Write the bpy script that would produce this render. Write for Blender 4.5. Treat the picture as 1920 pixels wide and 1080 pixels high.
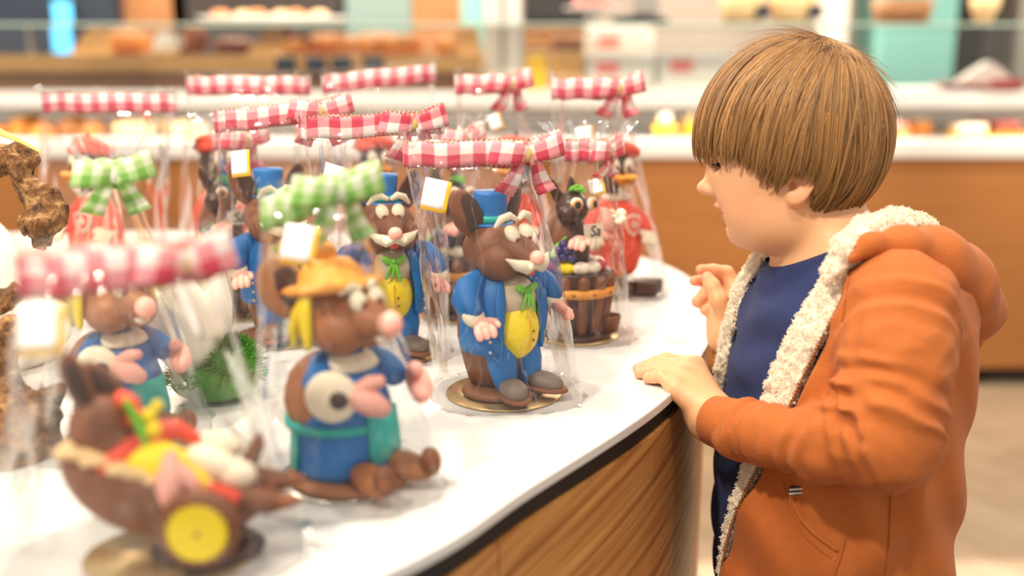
import bpy, math, random
import numpy as np
from mathutils import Vector, Euler, Matrix
from mathutils.bvhtree import BVHTree

for _o in list(bpy.data.objects):
    bpy.data.objects.remove(_o)
SC = bpy.context.scene
COL = SC.collection
R = math.radians
PI = math.pi

# ------------------------------------------------------------------ camera
EYE = (0.0, 0.0, 1.27)
PITCH = R(12.8)
FPX = 1867.0                      # focal length in pixels of the 1920 x 1080 frame
cam_data = bpy.data.cameras.new('camera')
cam = bpy.data.objects.new('camera', cam_data)
COL.objects.link(cam)
cam.location = EYE
cam.rotation_euler = (R(90) - PITCH, 0, 0)
cam_data.sensor_width = 36.0
cam_data.lens = 36.0 * FPX / 1920.0
cam_data.clip_start = 0.02
cam_data.dof.use_dof = True
cam_data.dof.focus_distance = 1.09
cam_data.dof.aperture_fstop = 1.7
SC.camera = cam

# ------------------------------------------------------------------ light
world = bpy.data.worlds.new('world')
SC.world = world
world.use_nodes = True
_bg = world.node_tree.nodes['Background']
_bg.inputs[0].default_value = (1.0, 0.93, 0.85, 1)
_bg.inputs[1].default_value = 0.55

def lamp(name, loc, target, power, size, color=(1.0, 0.89, 0.72), spot=None, blend=0.5):
    if spot:
        d = bpy.data.lights.new(name, 'SPOT')
        d.spot_size = R(spot); d.spot_blend = blend; d.shadow_soft_size = size
    else:
        d = bpy.data.lights.new(name, 'AREA')
        d.shape = 'DISK'; d.size = size
    d.energy = power; d.color = color
    o = bpy.data.objects.new(name, d)
    COL.objects.link(o)
    o.location = loc
    v = Vector(target) - Vector(loc)
    o.rotation_euler = v.to_track_quat('-Z', 'Y').to_euler()
    return o

# ceiling spots of the shop and an added display fill, about 2.9 m up
lamp('ceiling_spot', (-0.95, -0.15, 2.85), (0.20, 1.1, 0.95), 132, 0.07, spot=60)
lamp('ceiling_spot', (-0.65, 1.25, 2.9), (-0.35, 1.2, 0.92), 50, 0.06, spot=75)
lamp('ceiling_spot', (0.95, 1.70, 2.9), (0.35, 1.2, 1.2), 34, 0.06, spot=60)
lamp('ceiling_spot', (-1.6, 2.2, 2.9), (-0.7, 1.4, 0.92), 40, 0.05, spot=75)
lamp('ceiling_spot', (0.30, 0.05, 2.9), (-0.20, 0.80, 0.95), 52, 0.06, spot=58)
for _x in (-2.4, -0.8, 0.8, 2.4):
    lamp('counter_spot', (_x, 3.2, 2.9), (_x, 4.3, 0.95), 62, 0.10, spot=80)
for _x in (-2.2, -0.7, 0.8, 2.3):
    lamp('front_fill', (_x, 1.7, 2.9), (_x, 3.9, 1.42), 120, 0.10, spot=36)  # extra front light, added to brighten the bread stand and shelf fronts
for _x in (-1.8, 0.0, 1.8):
    lamp('counter_spot', (_x, 2.3, 2.9), (_x, 3.4, 0.1), 34, 0.12, spot=85)

SC.view_settings.view_transform = 'Standard'
SC.view_settings.look = 'None'
SC.view_settings.gamma = 1.0
SC.view_settings.use_curve_mapping = False
SC.view_settings.exposure = 0.55
SC.cycles.transparent_max_bounces = 40
SC.cycles.max_bounces = 8
SC.cycles.glossy_bounces = 4
SC.cycles.caustics_reflective = False
SC.cycles.caustics_refractive = False
SC.cycles.sample_clamp_indirect = 6.0

# ------------------------------------------------------------------ materials
def lin(c):
    """sRGB 0-255 triple or hex -> linear rgba"""
    if isinstance(c, str):
        c = tuple(int(c[i:i + 2], 16) for i in (0, 2, 4))
    o = []
    for v in c:
        v /= 255.0
        o.append(v / 12.92 if v <= 0.04045 else ((v + 0.055) / 1.055) ** 2.4)
    return (*o, 1.0)

def nmat(name):
    m = bpy.data.materials.new(name)
    m.use_nodes = True
    nt = m.node_tree
    return m, nt, nt.nodes['Principled BSDF'], nt.nodes['Material Output']

def N(nt, typ, **kw):
    n = nt.nodes.new(typ)
    for k, v in kw.items():
        if k.startswith('i_'):
            key = k[2:].replace('_', ' ')
            n.inputs[key].default_value = v
        else:
            setattr(n, k, v)
    return n

def mat(name, col, rough=0.5, var=0.12, scale=40.0, bump=0.0, bscale=None, metal=0.0, sss=0.0, sssc=None, coat=0.0, sheen=0.0, spec=0.5, stretch=None):
    """procedural material: base colour with fine noise variation and bump"""
    m, nt, b, out = nmat(name)
    c = lin(col) if not (isinstance(col, tuple) and len(col) == 4) else col
    tc = N(nt, 'ShaderNodeTexCoord')
    src = tc.outputs['Object']
    if stretch:
        mp = N(nt, 'ShaderNodeMapping'); mp.inputs['Scale'].default_value = stretch
        nt.links.new(src, mp.inputs[0]); src = mp.outputs[0]
    no = N(nt, 'ShaderNodeTexNoise', i_Scale=scale, i_Detail=4.0)
    nt.links.new(src, no.inputs['Vector'])
    mx = N(nt, 'ShaderNodeMix', data_type='RGBA')
    mx.inputs['A'].default_value = tuple(v * (1 - var) for v in c[:3]) + (1,)
    mx.inputs['B'].default_value = tuple(min(1, v * (1 + var)) for v in c[:3]) + (1,)
    nt.links.new(no.outputs['Fac'], mx.inputs['Factor'])
    nt.links.new(mx.outputs['Result'], b.inputs['Base Color'])
    b.inputs['Roughness'].default_value = rough
    b.inputs['Metallic'].default_value = metal
    b.inputs['Specular IOR Level'].default_value = spec
    if sss:
        b.inputs['Subsurface Weight'].default_value = sss
        b.inputs['Subsurface Radius'].default_value = sssc or (0.01, 0.005, 0.003)
        b.inputs['Subsurface Scale'].default_value = 1.0
    if coat:
        b.inputs['Coat Weight'].default_value = coat
        b.inputs['Coat Roughness'].default_value = 0.15
    if sheen:
        b.inputs['Sheen Weight'].default_value = sheen
        b.inputs['Sheen Roughness'].default_value = 0.5
    if bump:
        bn = no
        if bscale:
            bn = N(nt, 'ShaderNodeTexNoise', i_Scale=bscale, i_Detail=5.0)
            nt.links.new(src, bn.inputs['Vector'])
        bp = N(nt, 'ShaderNodeBump', i_Strength=bump, i_Distance=0.002)
        nt.links.new(bn.outputs['Fac'], bp.inputs['Height'])
        nt.links.new(bp.outputs['Normal'], b.inputs['Normal'])
    return m

def wood_mat(name, c1, c2, rough=0.45, along=(1, 1, 1), scale=6.0, bump=0.15, dist=3.0):
    """straight veneer grain: noise stretched along one axis (axis with the small scale)"""
    m, nt, b, out = nmat(name)
    tc = N(nt, 'ShaderNodeTexCoord')
    mp = N(nt, 'ShaderNodeMapping'); mp.inputs['Scale'].default_value = along
    nt.links.new(tc.outputs['UV'] if along == 'uv' else tc.outputs['Object'], mp.inputs[0])
    n1 = N(nt, 'ShaderNodeTexNoise', i_Scale=scale, i_Detail=6.0, i_Roughness=0.62, i_Distortion=0.3)
    nt.links.new(mp.outputs[0], n1.inputs['Vector'])
    rp = N(nt, 'ShaderNodeValToRGB')
    rp.color_ramp.elements[0].position = 0.32; rp.color_ramp.elements[0].color = lin(c1)
    rp.color_ramp.elements[1].position = 0.66; rp.color_ramp.elements[1].color = lin(c2)
    nt.links.new(n1.outputs['Fac'], rp.inputs[0])
    nt.links.new(rp.outputs[0], b.inputs['Base Color'])
    b.inputs['Roughness'].default_value = rough
    bp = N(nt, 'ShaderNodeBump', i_Strength=bump, i_Distance=0.001)
    nt.links.new(n1.outputs['Fac'], bp.inputs['Height'])
    nt.links.new(bp.outputs['Normal'], b.inputs['Normal'])
    return m

# ------------------------------------------------------------------ mesh building
def rotm(rot):
    return np.array(Euler(tuple(R(a) for a in rot)).to_matrix()) if rot is not None else np.eye(3)

class MB:
    """collects shapes, then becomes ONE mesh object"""
    def __init__(self):
        self.v = []; self.f = []; self.uv = []; self.n = 0; self.has_uv = False
    def add(self, v, f, uv=None):
        v = np.asarray(v, float).reshape(-1, 3)
        self.v.append(v)
        self.f += [tuple(i + self.n for i in q) for q in f]
        if uv is not None:
            self.has_uv = True
            self.uv.append(np.asarray(uv, float).reshape(-1, 2))
        else:
            self.uv.append(np.zeros((len(v), 2)))
        self.n += len(v)
        return self
    def ell(self, c, r, rot=None, seg=20, ring=12):
        if not hasattr(r, '__len__'):
            r = (r, r, r)
        vs = [(0, 0, 1)]
        for i in range(1, ring):
            a = PI * i / ring
            for j in range(seg):
                t = 2 * PI * j / seg
                vs.append((math.sin(a) * math.cos(t), math.sin(a) * math.sin(t), math.cos(a)))
        vs.append((0, 0, -1))
        fs = []
        for j in range(seg):
            fs.append((0, 1 + j, 1 + (j + 1) % seg))
        for i in range(ring - 2):
            for j in range(seg):
                a = 1 + i * seg + j; b = 1 + i * seg + (j + 1) % seg
                fs.append((a, a + seg, b + seg, b))
        last = len(vs) - 1; o = 1 + (ring - 2) * seg
        for j in range(seg):
            fs.append((last, o + (j + 1) % seg, o + j))
        v = np.array(vs) * np.array(r)
        v = v @ rotm(rot).T + np.array(c)
        return self.add(v, fs)
    def lathe(self, prof, c=(0, 0, 0), seg=28, rot=None, a0=0, a1=360, sx=1.0, sy=1.0, uv=False):
        full = abs(a1 - a0) >= 359.9
        n = seg if full else seg + 1
        vs = []; uvs = []; L = 0
        for i, (r, z) in enumerate(prof):
            if i:
                L += math.hypot(r - prof[i - 1][0], z - prof[i - 1][1])
            for j in range(n):
                t = R(a0 + (a1 - a0) * j / seg)
                vs.append((r * math.cos(t) * sx, r * math.sin(t) * sy, z)); uvs.append((j / seg, L))
        fs = []
        for i in range(len(prof) - 1):
            for j in range(seg):
                a = i * n + j; b = i * n + (j + 1) % n
                fs.append((a, b, b + n, a + n))
        v = np.array(vs) @ rotm(rot).T + np.array(c)
        return self.add(v, fs, uvs if uv else None)
    def tube(self, pts, rad, seg=10, cap=True, flat=1.0, round_caps=True):
        pts = [np.array(p, float) for p in pts]
        if not hasattr(rad, '__len__'):
            rad = [rad] * len(pts)
        rad = list(rad)
        if cap and round_caps:
            d0 = pts[0] - pts[1]; d0 /= np.linalg.norm(d0) + 1e-12
            d1 = pts[-1] - pts[-2]; d1 /= np.linalg.norm(d1) + 1e-12
            p0, r0, p1, r1 = pts[0], rad[0], pts[-1], rad[-1]
            pre = [(p0 + d0 * r0 * math.sin(a), r0 * math.cos(a)) for a in (1.45, 1.05, 0.55)]
            post = [(p1 + d1 * r1 * math.sin(a), r1 * math.cos(a)) for a in (0.55, 1.05, 1.45)]
            pts = [q[0] for q in pre] + pts + [q[0] for q in post]
            rad = [q[1] for q in pre] + rad + [q[1] for q in post]
        n = len(pts); vs = []
        up = None
        for i in range(n):
            t = pts[min(i + 1, n - 1)] - pts[max(i - 1, 0)]
            t = t / (np.linalg.norm(t) + 1e-12)
            if up is None:
                up = np.array((0, 0, 1.0)) if abs(t[2]) < 0.9 else np.array((1.0, 0, 0))
            a = np.cross(t, up); a /= np.linalg.norm(a) + 1e-12
            b = np.cross(a, t); up = b
            for j in range(seg):
                w = 2 * PI * j / seg
                vs.append(pts[i] + rad[i] * (a * math.cos(w) * flat + b * math.sin(w)))
        fs = []
        for i in range(n - 1):
            for j in range(seg):
                q = i * seg + j; s = i * seg + (j + 1) % seg
                fs.append((q, s, s + seg, q + seg))
        if cap:
            fs.append(tuple(range(seg - 1, -1, -1)))
            fs.append(tuple((n - 1) * seg + j for j in range(seg)))
        return self.add(vs, fs)
    def box(self, c, size, rot=None):
        x, y, z = (s / 2 for s in size)
        v = np.array([(a, b, d) for a in (-x, x) for b in (-y, y) for d in (-z, z)])
        v = v @ rotm(rot).T + np.array(c)
        f = [(0, 1, 3, 2), (4, 6, 7, 5), (0, 4, 5, 1), (2, 3, 7, 6), (0, 2, 6, 4), (1, 5, 7, 3)]
        return self.add(v, f)
    def prism(self, outline, z0, z1, c=(0, 0, 0), rot=None):
        n = len(outline)
        v = [(x, y, z0) for x, y in outline] + [(x, y, z1) for x, y in outline]
        f = [tuple(range(n - 1, -1, -1)), tuple(range(n, 2 * n))]
        f += [(i, (i + 1) % n, n + (i + 1) % n, n + i) for i in range(n)]
        v = np.array(v) @ rotm(rot).T + np.array(c)
        return self.add(v, f)
    def strip(self, pts, ups, width, closed=False, ac=4, u0=0.0):
        """a ribbon: centre line pts, direction across ups, width; uv in metres"""
        pts = [np.array(p, float) for p in pts]; n = len(pts)
        if isinstance(ups, tuple) and not hasattr(ups[0], '__len__'):
            ups = [np.array(ups, float)] * n
        if not hasattr(width, '__len__'):
            width = [width] * n
        vs = []; uv = []; L = u0
        m = n + 1 if closed else n
        for i in range(m):
            p = pts[i % n]
            if i:
                L += np.linalg.norm(p - pts[(i - 1) % n])
            for k in range(ac + 1):
                s = k / ac - 0.5
                vs.append(p + np.array(ups[i % n]) * width[i % n] * s)
                uv.append((L, k / ac))
        fs = []
        for i in range(m - 1):
            for k in range(ac):
                a = i * (ac + 1) + k
                fs.append((a, a + ac + 1, a + ac + 2, a + 1))
        return self.add(vs, fs, uv)

def mesh_from(name, v, f, uv=None, smooth=True):
    me = bpy.data.meshes.new(name)
    me.from_pydata([tuple(map(float, p)) for p in v], [], f)
    if uv is not None:
        lay = me.uv_layers.new(name='UVMap')
        li = np.zeros(len(me.loops), dtype=np.int32)
        me.loops.foreach_get('vertex_index', li)
        lay.data.foreach_set('uv', np.asarray(uv, dtype=np.float32)[li].ravel())
    if smooth:
        me.polygons.foreach_set('use_smooth', np.ones(len(me.polygons), dtype=bool))
    me.update()
    return me

def obj(name, mb, material, parent=None, smooth=True, bevel=0, solid=0, subsurf=0, label=None):
    v = np.concatenate(mb.v)
    me = mesh_from(name, v, mb.f, np.concatenate(mb.uv) if mb.has_uv else None, smooth)
    if material:
        me.materials.append(material)
    o = bpy.data.objects.new(name, me)
    COL.objects.link(o)
    if parent:
        o.parent = parent
    if solid:
        s = o.modifiers.new('solidify', 'SOLIDIFY'); s.thickness = solid; s.offset = 0
    if bevel:
        s = o.modifiers.new('bevel', 'BEVEL'); s.width = bevel; s.segments = 2; s.limit_method = 'ANGLE'
    if subsurf:
        s = o.modifiers.new('subsurf', 'SUBSURF'); s.levels = subsurf; s.render_levels = subsurf
    if label:
        o['label'] = label
    return o

def tag(o, label, cat, group=None):
    o['label'] = label; o['category'] = cat
    if group:
        o['group'] = group
    return o

def thing(name, label, cat, loc=(0, 0, 0), rotz=0.0, group=None, scale=1.0):
    o = bpy.data.objects.new(name, None)
    COL.objects.link(o)
    o.empty_display_size = 0.05
    o.location = loc; o.rotation_euler = (0, 0, R(rotz)); o.scale = (scale,) * 3
    return tag(o, label, cat, group)

def struct(name, mb, material, **kw):
    o = obj(name, mb, material, **kw)
    o['kind'] = 'structure'
    return o

def dup(root, label, loc, rotz, scale=None):
    r = root.copy(); COL.objects.link(r)
    r.location = loc; r.rotation_euler = (0, 0, R(rotz)); r['label'] = label
    if scale:
        r.scale = (scale,) * 3
    for ch in list(root.children):
        c = ch.copy(); COL.objects.link(c); c.parent = r
        for g in list(ch.children):
            d = g.copy(); COL.objects.link(d); d.parent = c
    return r

def text_mesh(body, size, depth, font_shear=0.0):
    cu = bpy.data.curves.new('lettering', 'FONT')
    cu.body = body; cu.size = size; cu.extrude = depth; cu.shear = font_shear
    cu.align_x = 'CENTER'; cu.align_y = 'CENTER'
    t = bpy.data.objects.new('lettering', cu); COL.objects.link(t)
    dg = bpy.context.evaluated_depsgraph_get()
    me = bpy.data.meshes.new_from_object(t.evaluated_get(dg))
    bpy.data.objects.remove(t); bpy.data.curves.remove(cu)
    return me

# points of the place, read off the photograph and the camera model
_s, _c = math.sin(PITCH), math.cos(PITCH)
TABLE = 0.92
def P(px, py, d):
    """point at distance d along the viewing axis"""
    u = (540 - py) / FPX; r = (px - 960) / FPX
    return np.array((r * d, d * (_c + _s * u), EYE[2] + d * (-_s + _c * u)))
def on_plane(px, py, z=TABLE):
    u = (540 - py) / FPX
    return P(px, py, (z - EYE[2]) / (-_s + _c * u))
def at_y(px, py, Y):
    u = (540 - py) / FPX
    return P(px, py, Y / (_c + _s * u))

# ------------------------------------------------------------------ implicit surfaces
def smin(a, b, k):
    h = np.maximum(k - np.abs(a - b), 0) / k
    return np.minimum(a, b) - h * h * k * 0.25

class Vol:
    """signed distance sampled on a rectilinear grid; smooth unions and cuts, then one continuous mesh"""
    def __init__(self, xs, ys, zs, big=0.05):
        self.ax = [np.asarray(a, np.float32) for a in (xs, ys, zs)]
        self.D = np.full([len(a) for a in self.ax], big, np.float32)
    def region(self, lo, hi):
        sl = []
        for a, l, h in zip(self.ax, lo, hi):
            i0 = max(0, int(np.searchsorted(a, l)) - 1); i1 = min(len(a), int(np.searchsorted(a, h)) + 1)
            sl.append(slice(i0, max(i1, i0)))
        return tuple(sl)
    def grid(self, sl):
        return np.meshgrid(*[a[s] for a, s in zip(self.ax, sl)], indexing='ij')
    def apply(self, fn, lo, hi, k, mode='add', m=0.006):
        pad = k + m
        sl = self.region([v - pad for v in lo], [v + pad for v in hi])
        if any(s.stop - s.start < 1 for s in sl):
            return self
        X, Y, Z = self.grid(sl)
        d = fn(X, Y, Z).astype(np.float32)
        cur = self.D[sl]
        if mode == 'add':
            self.D[sl] = smin(cur, d, k) if k > 0 else np.minimum(cur, d)
        elif mode == 'sub':
            self.D[sl] = -smin(-cur, d, k) if k > 0 else np.maximum(cur, -d)
        else:
            self.D[sl] = -smin(-cur, -d, k) if k > 0 else np.maximum(cur, d)
        return self
    def ell(self, c, r, k=0.01, rot=None, mode='add'):
        c = np.asarray(c, float); r = np.asarray(r if hasattr(r, '__len__') else (r, r, r), float)
        M = np.asarray(rot) if rot is not None else np.eye(3)     # columns: local axes in world
        ext = np.sqrt(((M * r) ** 2).sum(1))
        def fn(X, Y, Z):
            p = [X - c[0], Y - c[1], Z - c[2]]
            q = [M[0, i] * p[0] + M[1, i] * p[1] + M[2, i] * p[2] for i in range(3)]
            k0 = np.sqrt(sum((q[i] / r[i]) ** 2 for i in range(3))) + 1e-9
            k1 = np.sqrt(sum((q[i] / r[i] ** 2) ** 2 for i in range(3))) + 1e-9
            return k0 * (k0 - 1) / k1
        return self.apply(fn, c - ext, c + ext, k, mode)
    def cone(self, a, b, ra, rb, k=0.01, mode='add', disp=None):
        a = np.asarray(a, float); b = np.asarray(b, float)
        lo = np.minimum(a - ra, b - rb); hi = np.maximum(a + ra, b + rb)
        ba = b - a; L2 = float(ba @ ba) + 1e-12
        def fn(X, Y, Z):
            h = np.clip(((X - a[0]) * ba[0] + (Y - a[1]) * ba[1] + (Z - a[2]) * ba[2]) / L2, 0, 1)
            d = np.sqrt((X - a[0] - h * ba[0]) ** 2 + (Y - a[1] - h * ba[1]) ** 2 + (Z - a[2] - h * ba[2]) ** 2) - (ra + (rb - ra) * h)
            return d if disp is None else d + disp(X, Y, Z, h)
        return self.apply(fn, lo, hi, k, mode)
    def chain(self, pts, rad, k=0.006, mode='add'):
        for i in range(len(pts) - 1):
            self.cone(pts[i], pts[i + 1], rad[i], rad[i + 1], k, mode)
        return self
    def cut(self, p, n, lo, hi, k=0.0):
        """remove what lies on the side n points to, inside the box lo..hi"""
        p = np.asarray(p, float); n = np.asarray(n, float); n = n / np.linalg.norm(n)
        sl = self.region(lo, hi)
        X, Y, Z = self.grid(sl)
        d = (X - p[0]) * n[0] + (Y - p[1]) * n[1] + (Z - p[2]) * n[2]
        self.D[sl] = np.maximum(self.D[sl], d.astype(np.float32))
        return self
    def surface(self):
        D = self.D; ins = D < 0
        s = ins.astype(np.uint8)
        c = np.zeros([n - 1 for n in D.shape], np.uint8)
        for i in (0, 1):
            for j in (0, 1):
                for k in (0, 1):
                    c += s[i:s.shape[0] - 1 + i, j:s.shape[1] - 1 + j, k:s.shape[2] - 1 + k]
        act = (c > 0) & (c < 8)
        I, J, K = np.nonzero(act)
        idx = np.full(act.shape, -1, np.int32); idx[I, J, K] = np.arange(len(I))
        acc = np.zeros((len(I), 3)); cnt = np.zeros(len(I))
        cor = [(i, j, k) for i in (0, 1) for j in (0, 1) for k in (0, 1)]
        for a in cor:
            for ax in range(3):
                if a[ax]:
                    continue
                b = list(a); b[ax] = 1
                da = D[I + a[0], J + a[1], K + a[2]]; db = D[I + b[0], J + b[1], K + b[2]]
                x = (da < 0) != (db < 0)
                t = np.where(x, da / (da - db + 1e-12), 0)
                p = np.tile(np.array(a, float), (len(I), 1)); p[:, ax] += t
                acc += p * x[:, None]; cnt += x
        loc = acc / cnt[:, None] + np.stack([I, J, K], 1)
        V = np.stack([np.interp(loc[:, i], np.arange(len(self.ax[i])), self.ax[i]) for i in range(3)], 1)
        F = []
        for ax in range(3):
            a = [slice(None)] * 3; b = [slice(None)] * 3
            a[ax] = slice(0, -1); b[ax] = slice(1, None)
            x = ins[tuple(a)] != ins[tuple(b)]
            o1, o2 = [(1, 2), (2, 0), (0, 1)][ax]
            e = np.stack(np.nonzero(x), 1)
            ok = (e[:, o1] > 0) & (e[:, o2] > 0) & (e[:, o1] < D.shape[o1] - 1) & (e[:, o2] < D.shape[o2] - 1)
            e = e[ok]
            q = []
            for d1, d2 in ((-1, -1), (0, -1), (0, 0), (-1, 0)):
                w = e.copy(); w[:, o1] += d1; w[:, o2] += d2
                q.append(idx[w[:, 0], w[:, 1], w[:, 2]])
            q = np.stack(q, 1)
            neg = ~ins[e[:, 0], e[:, 1], e[:, 2]]
            q[neg] = q[neg][:, ::-1]
            F.append(q)
        return V, np.concatenate(F)

def vol_mesh(name, vol, smooth_iter=0):
    V, F = vol.surface()
    me = bpy.data.meshes.new(name)
    me.vertices.add(len(V)); me.loops.add(F.size); me.polygons.add(len(F))
    me.vertices.foreach_set('co', V.astype(np.float32).ravel())
    me.loops.foreach_set('vertex_index', F.astype(np.int32).ravel())
    me.polygons.foreach_set('loop_start', np.arange(0, F.size, 4, dtype=np.int32))
    me.polygons.foreach_set('use_smooth', np.ones(len(F), dtype=bool))
    me.update(calc_edges=True); me.validate()
    return me, V, F

def mesh_obj(name, me, material, parent=None):
    if material:
        me.materials.append(material)
    o = bpy.data.objects.new(name, me); COL.objects.link(o)
    if parent:
        o.parent = parent
        o.matrix_parent_inverse = Matrix.Translation(-Vector(parent.location))
    return o

def axis(*segs):
    """grid axis from (start, stop, step) pieces"""
    o = [np.arange(a, b, s) for a, b, s in segs]
    return np.concatenate(o)

_rng = np.random.default_rng(7)
_LAT = _rng.random((32, 32, 32)).astype(np.float32)
def vnoise(X, Y, Z, s):
    """value noise 0..1 with cell size s"""
    x, y, z = X / s, Y / s, Z / s
    i, j, k = np.floor(x).astype(int), np.floor(y).astype(int), np.floor(z).astype(int)
    fx, fy, fz = x - i, y - j, z - k
    fx, fy, fz = (t * t * (3 - 2 * t) for t in (fx, fy, fz))
    o = 0
    for a in (0, 1):
        for b in (0, 1):
            for c in (0, 1):
                w = (fx if a else 1 - fx) * (fy if b else 1 - fy) * (fz if c else 1 - fz)
                o = o + w * _LAT[(i + a) & 31, (j + b) & 31, (k + c) & 31]
    return o
# ------------------------------------------------------------------ shared materials
M = {}
M['white'] = mat('white_laminate', (238, 234, 228), 0.32, 0.02, 8)
M['white_dull'] = mat('white_board', (226, 219, 210), 0.6, 0.03, 10)
M['grey_edge'] = mat('grey_edge', (128, 122, 114), 0.5, 0.05)
M['black'] = mat('black_gap', (22, 22, 24), 0.6, 0.1)
M['dark'] = mat('dark_panel', (44, 38, 36), 0.5, 0.1)
M['taupe'] = mat('taupe_wall', (168, 156, 146), 0.8, 0.05, 3)
M['teal'] = mat('turquoise_paint', (120, 178, 172), 0.6, 0.05, 4)
M['teal_dark'] = mat('dark_teal_paint', (112, 134, 132), 0.5, 0.08, 4)
M['navy'] = mat('navy_panel', (30, 42, 58), 0.4, 0.1, 4)
M['counter_wood'] = wood_mat('counter_veneer', (158, 98, 44), (184, 122, 62), 0.5, (0.5, 1, 34), 3.0, 0.08)
M['oak'] = wood_mat('light_oak', (214, 158, 90), (238, 190, 124), 0.5, (1.5, 10, 14), 4.0, 0.1)
M['brown_wood'] = wood_mat('brown_oak', (134, 88, 50), (168, 116, 70), 0.55, (1.5, 10, 14), 4.0, 0.1)
M['crust'] = mat('baked_crust', (222, 142, 58), 0.55, 0.35, 22, 0.3)
M['crust_dark'] = mat('dark_crust', (150, 78, 34), 0.6, 0.35, 26, 0.4)
M['crumb'] = mat('pale_pastry', (240, 205, 150), 0.6, 0.12, 30, 0.3)
M['cream'] = mat('cream_icing', (244, 230, 206), 0.5, 0.05, 30)
M['pink_icing'] = mat('pink_icing', (228, 128, 118), 0.4, 0.1, 30)
M['red_gloss'] = mat('red_gloss', (196, 42, 40), 0.3, 0.1, 30)
M['yellow_card'] = mat('yellow_card', (244, 190, 40), 0.6, 0.05, 30)
M['steel'] = mat('steel', (170, 168, 164), 0.3, 0.05, 20, metal=0.9)
M['leaf'] = mat('leaf_green', (96, 150, 44), 0.5, 0.2, 60)

def glass_mat(name, tint, f0=0.05, strength=1.0, rough=0.02):
    """clear pane: see-through with a Fresnel reflection"""
    m, nt, b, out = nmat(name)
    nt.nodes.remove(b)
    t = N(nt, 'ShaderNodeBsdfTransparent'); t.inputs[0].default_value = tint
    g = N(nt, 'ShaderNodeBsdfGlossy'); g.inputs['Roughness'].default_value = rough
    fr = N(nt, 'ShaderNodeFresnel'); fr.inputs['IOR'].default_value = 1.45
    mx = N(nt, 'ShaderNodeMixShader')
    nt.links.new(fr.outputs[0], mx.inputs[0]); nt.links.new(t.outputs[0], mx.inputs[1]); nt.links.new(g.outputs[0], mx.inputs[2])
    nt.links.new(mx.outputs[0], out.inputs[0])
    return m
M['glass'] = glass_mat('shelf_glass', (0.975, 0.99, 0.985, 1))
M['glass_edge'] = mat('glass_edge', (190, 212, 196), 0.2, 0.05, 10)

# ------------------------------------------------------------------ floor with herringbone planks
floor = struct('floor', MB().box((0.2, 1.9, -0.03), (9.0, 9.0, 0.04)), mat('floor_bed', (120, 100, 80), 0.7))
PLK = [wood_mat('floor_plank_%s' % n, a, b_, 0.42, (14, 1.5, 6), 3.0, 0.05) for n, a, b_ in
       (('light', (186, 160, 130), (202, 178, 148)), ('middle', (180, 154, 124), (198, 173, 143)), ('dusky', (174, 148, 118), (192, 167, 137)))]
_pl = []
for m_ in PLK:
    mb = MB().box((0, 0, 0), (0.138, 0.597, 0.010))
    me = mesh_from('plank', np.concatenate(mb.v), mb.f, smooth=False); me.materials.append(m_); _pl.append(me)
random.seed(4)
_k = 0
_ca, _sa = math.cos(R(28)), math.sin(R(28))
W_, L_ = 0.14, 0.60
for i in range(-30, 31):
    for j in range(-8, 9):
        for q in (0, 1):
            # herringbone: pairs of planks at right angles, stepping by their width
            ox, oy = i * W_ + j * L_, i * W_ - j * L_
            if q == 0:
                x, y, a = ox + L_ / 2, oy + W_ / 2, 90
            else:
                x, y, a = ox + W_ / 2, oy + W_ + L_ / 2, 0
            X = x * _ca - y * _sa + 1.2; Y = x * _sa + y * _ca + 1.6
            if not (0.25 < X < 3.6 and 0.5 < Y < 4.0):
                continue
            o = bpy.data.objects.new('plank', random.choice(_pl)); COL.objects.link(o)
            o.parent = floor; o.location = (X, Y, -0.0052); o.rotation_euler = (0, 0, R(a + 28)); _k += 1

# ------------------------------------------------------------------ bakery counter at the back
YC = 3.8
cn = thing('bakery_counter', 'long wooden bakery counter with white display deck along the back of the shop', 'counter', (0, YC, 0))
for x0, x1 in ((-3.75, 1.16), (1.164, 3.75)):
    obj('panel', MB().box(((x0 + x1) / 2, 0.012, 0.497), (x1 - x0, 0.024, 0.834)), M['counter_wood'], cn, smooth=False)
obj('toe_kick', MB().box((0, 0.135, 0.04), (7.5, 0.03, 0.08)), M['dark'], cn, smooth=False)
obj('deck', MB().box((0, 0.36, 0.9465), (7.5, 0.76, 0.061)), M['white'], cn, smooth=False, bevel=0.004)
obj('shelf', MB().box((0, 0.37, 1.132), (7.5, 0.72, 0.062)), M['white'], cn, smooth=False, bevel=0.004)
obj('shelf_trim', MB().box((0, 0.36, 1.093), (7.5, 0.68, 0.014)), M['grey_edge'], cn, smooth=False)
obj('back_board', MB().box((0, 0.735, 1.04), (7.5, 0.02, 0.2)), M['white_dull'], cn, smooth=False)
obj('carcass', MB().box((0, 0.42, 0.5), (7.5, 0.56, 0.83)), M['dark'], cn, smooth=False)
for x in (-3.74, 0.95, 3.74):
    obj('support', MB().box((x, 0.6, 1.035), (0.03, 0.2, 0.112)), M['white_dull'], cn, smooth=False)
obj('light_strip', MB().box((0, 0.06, 1.0825), (7.0, 0.03, 0.008)), M['white'], cn, smooth=False)  # added strip body to go with the fill lamps below
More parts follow.
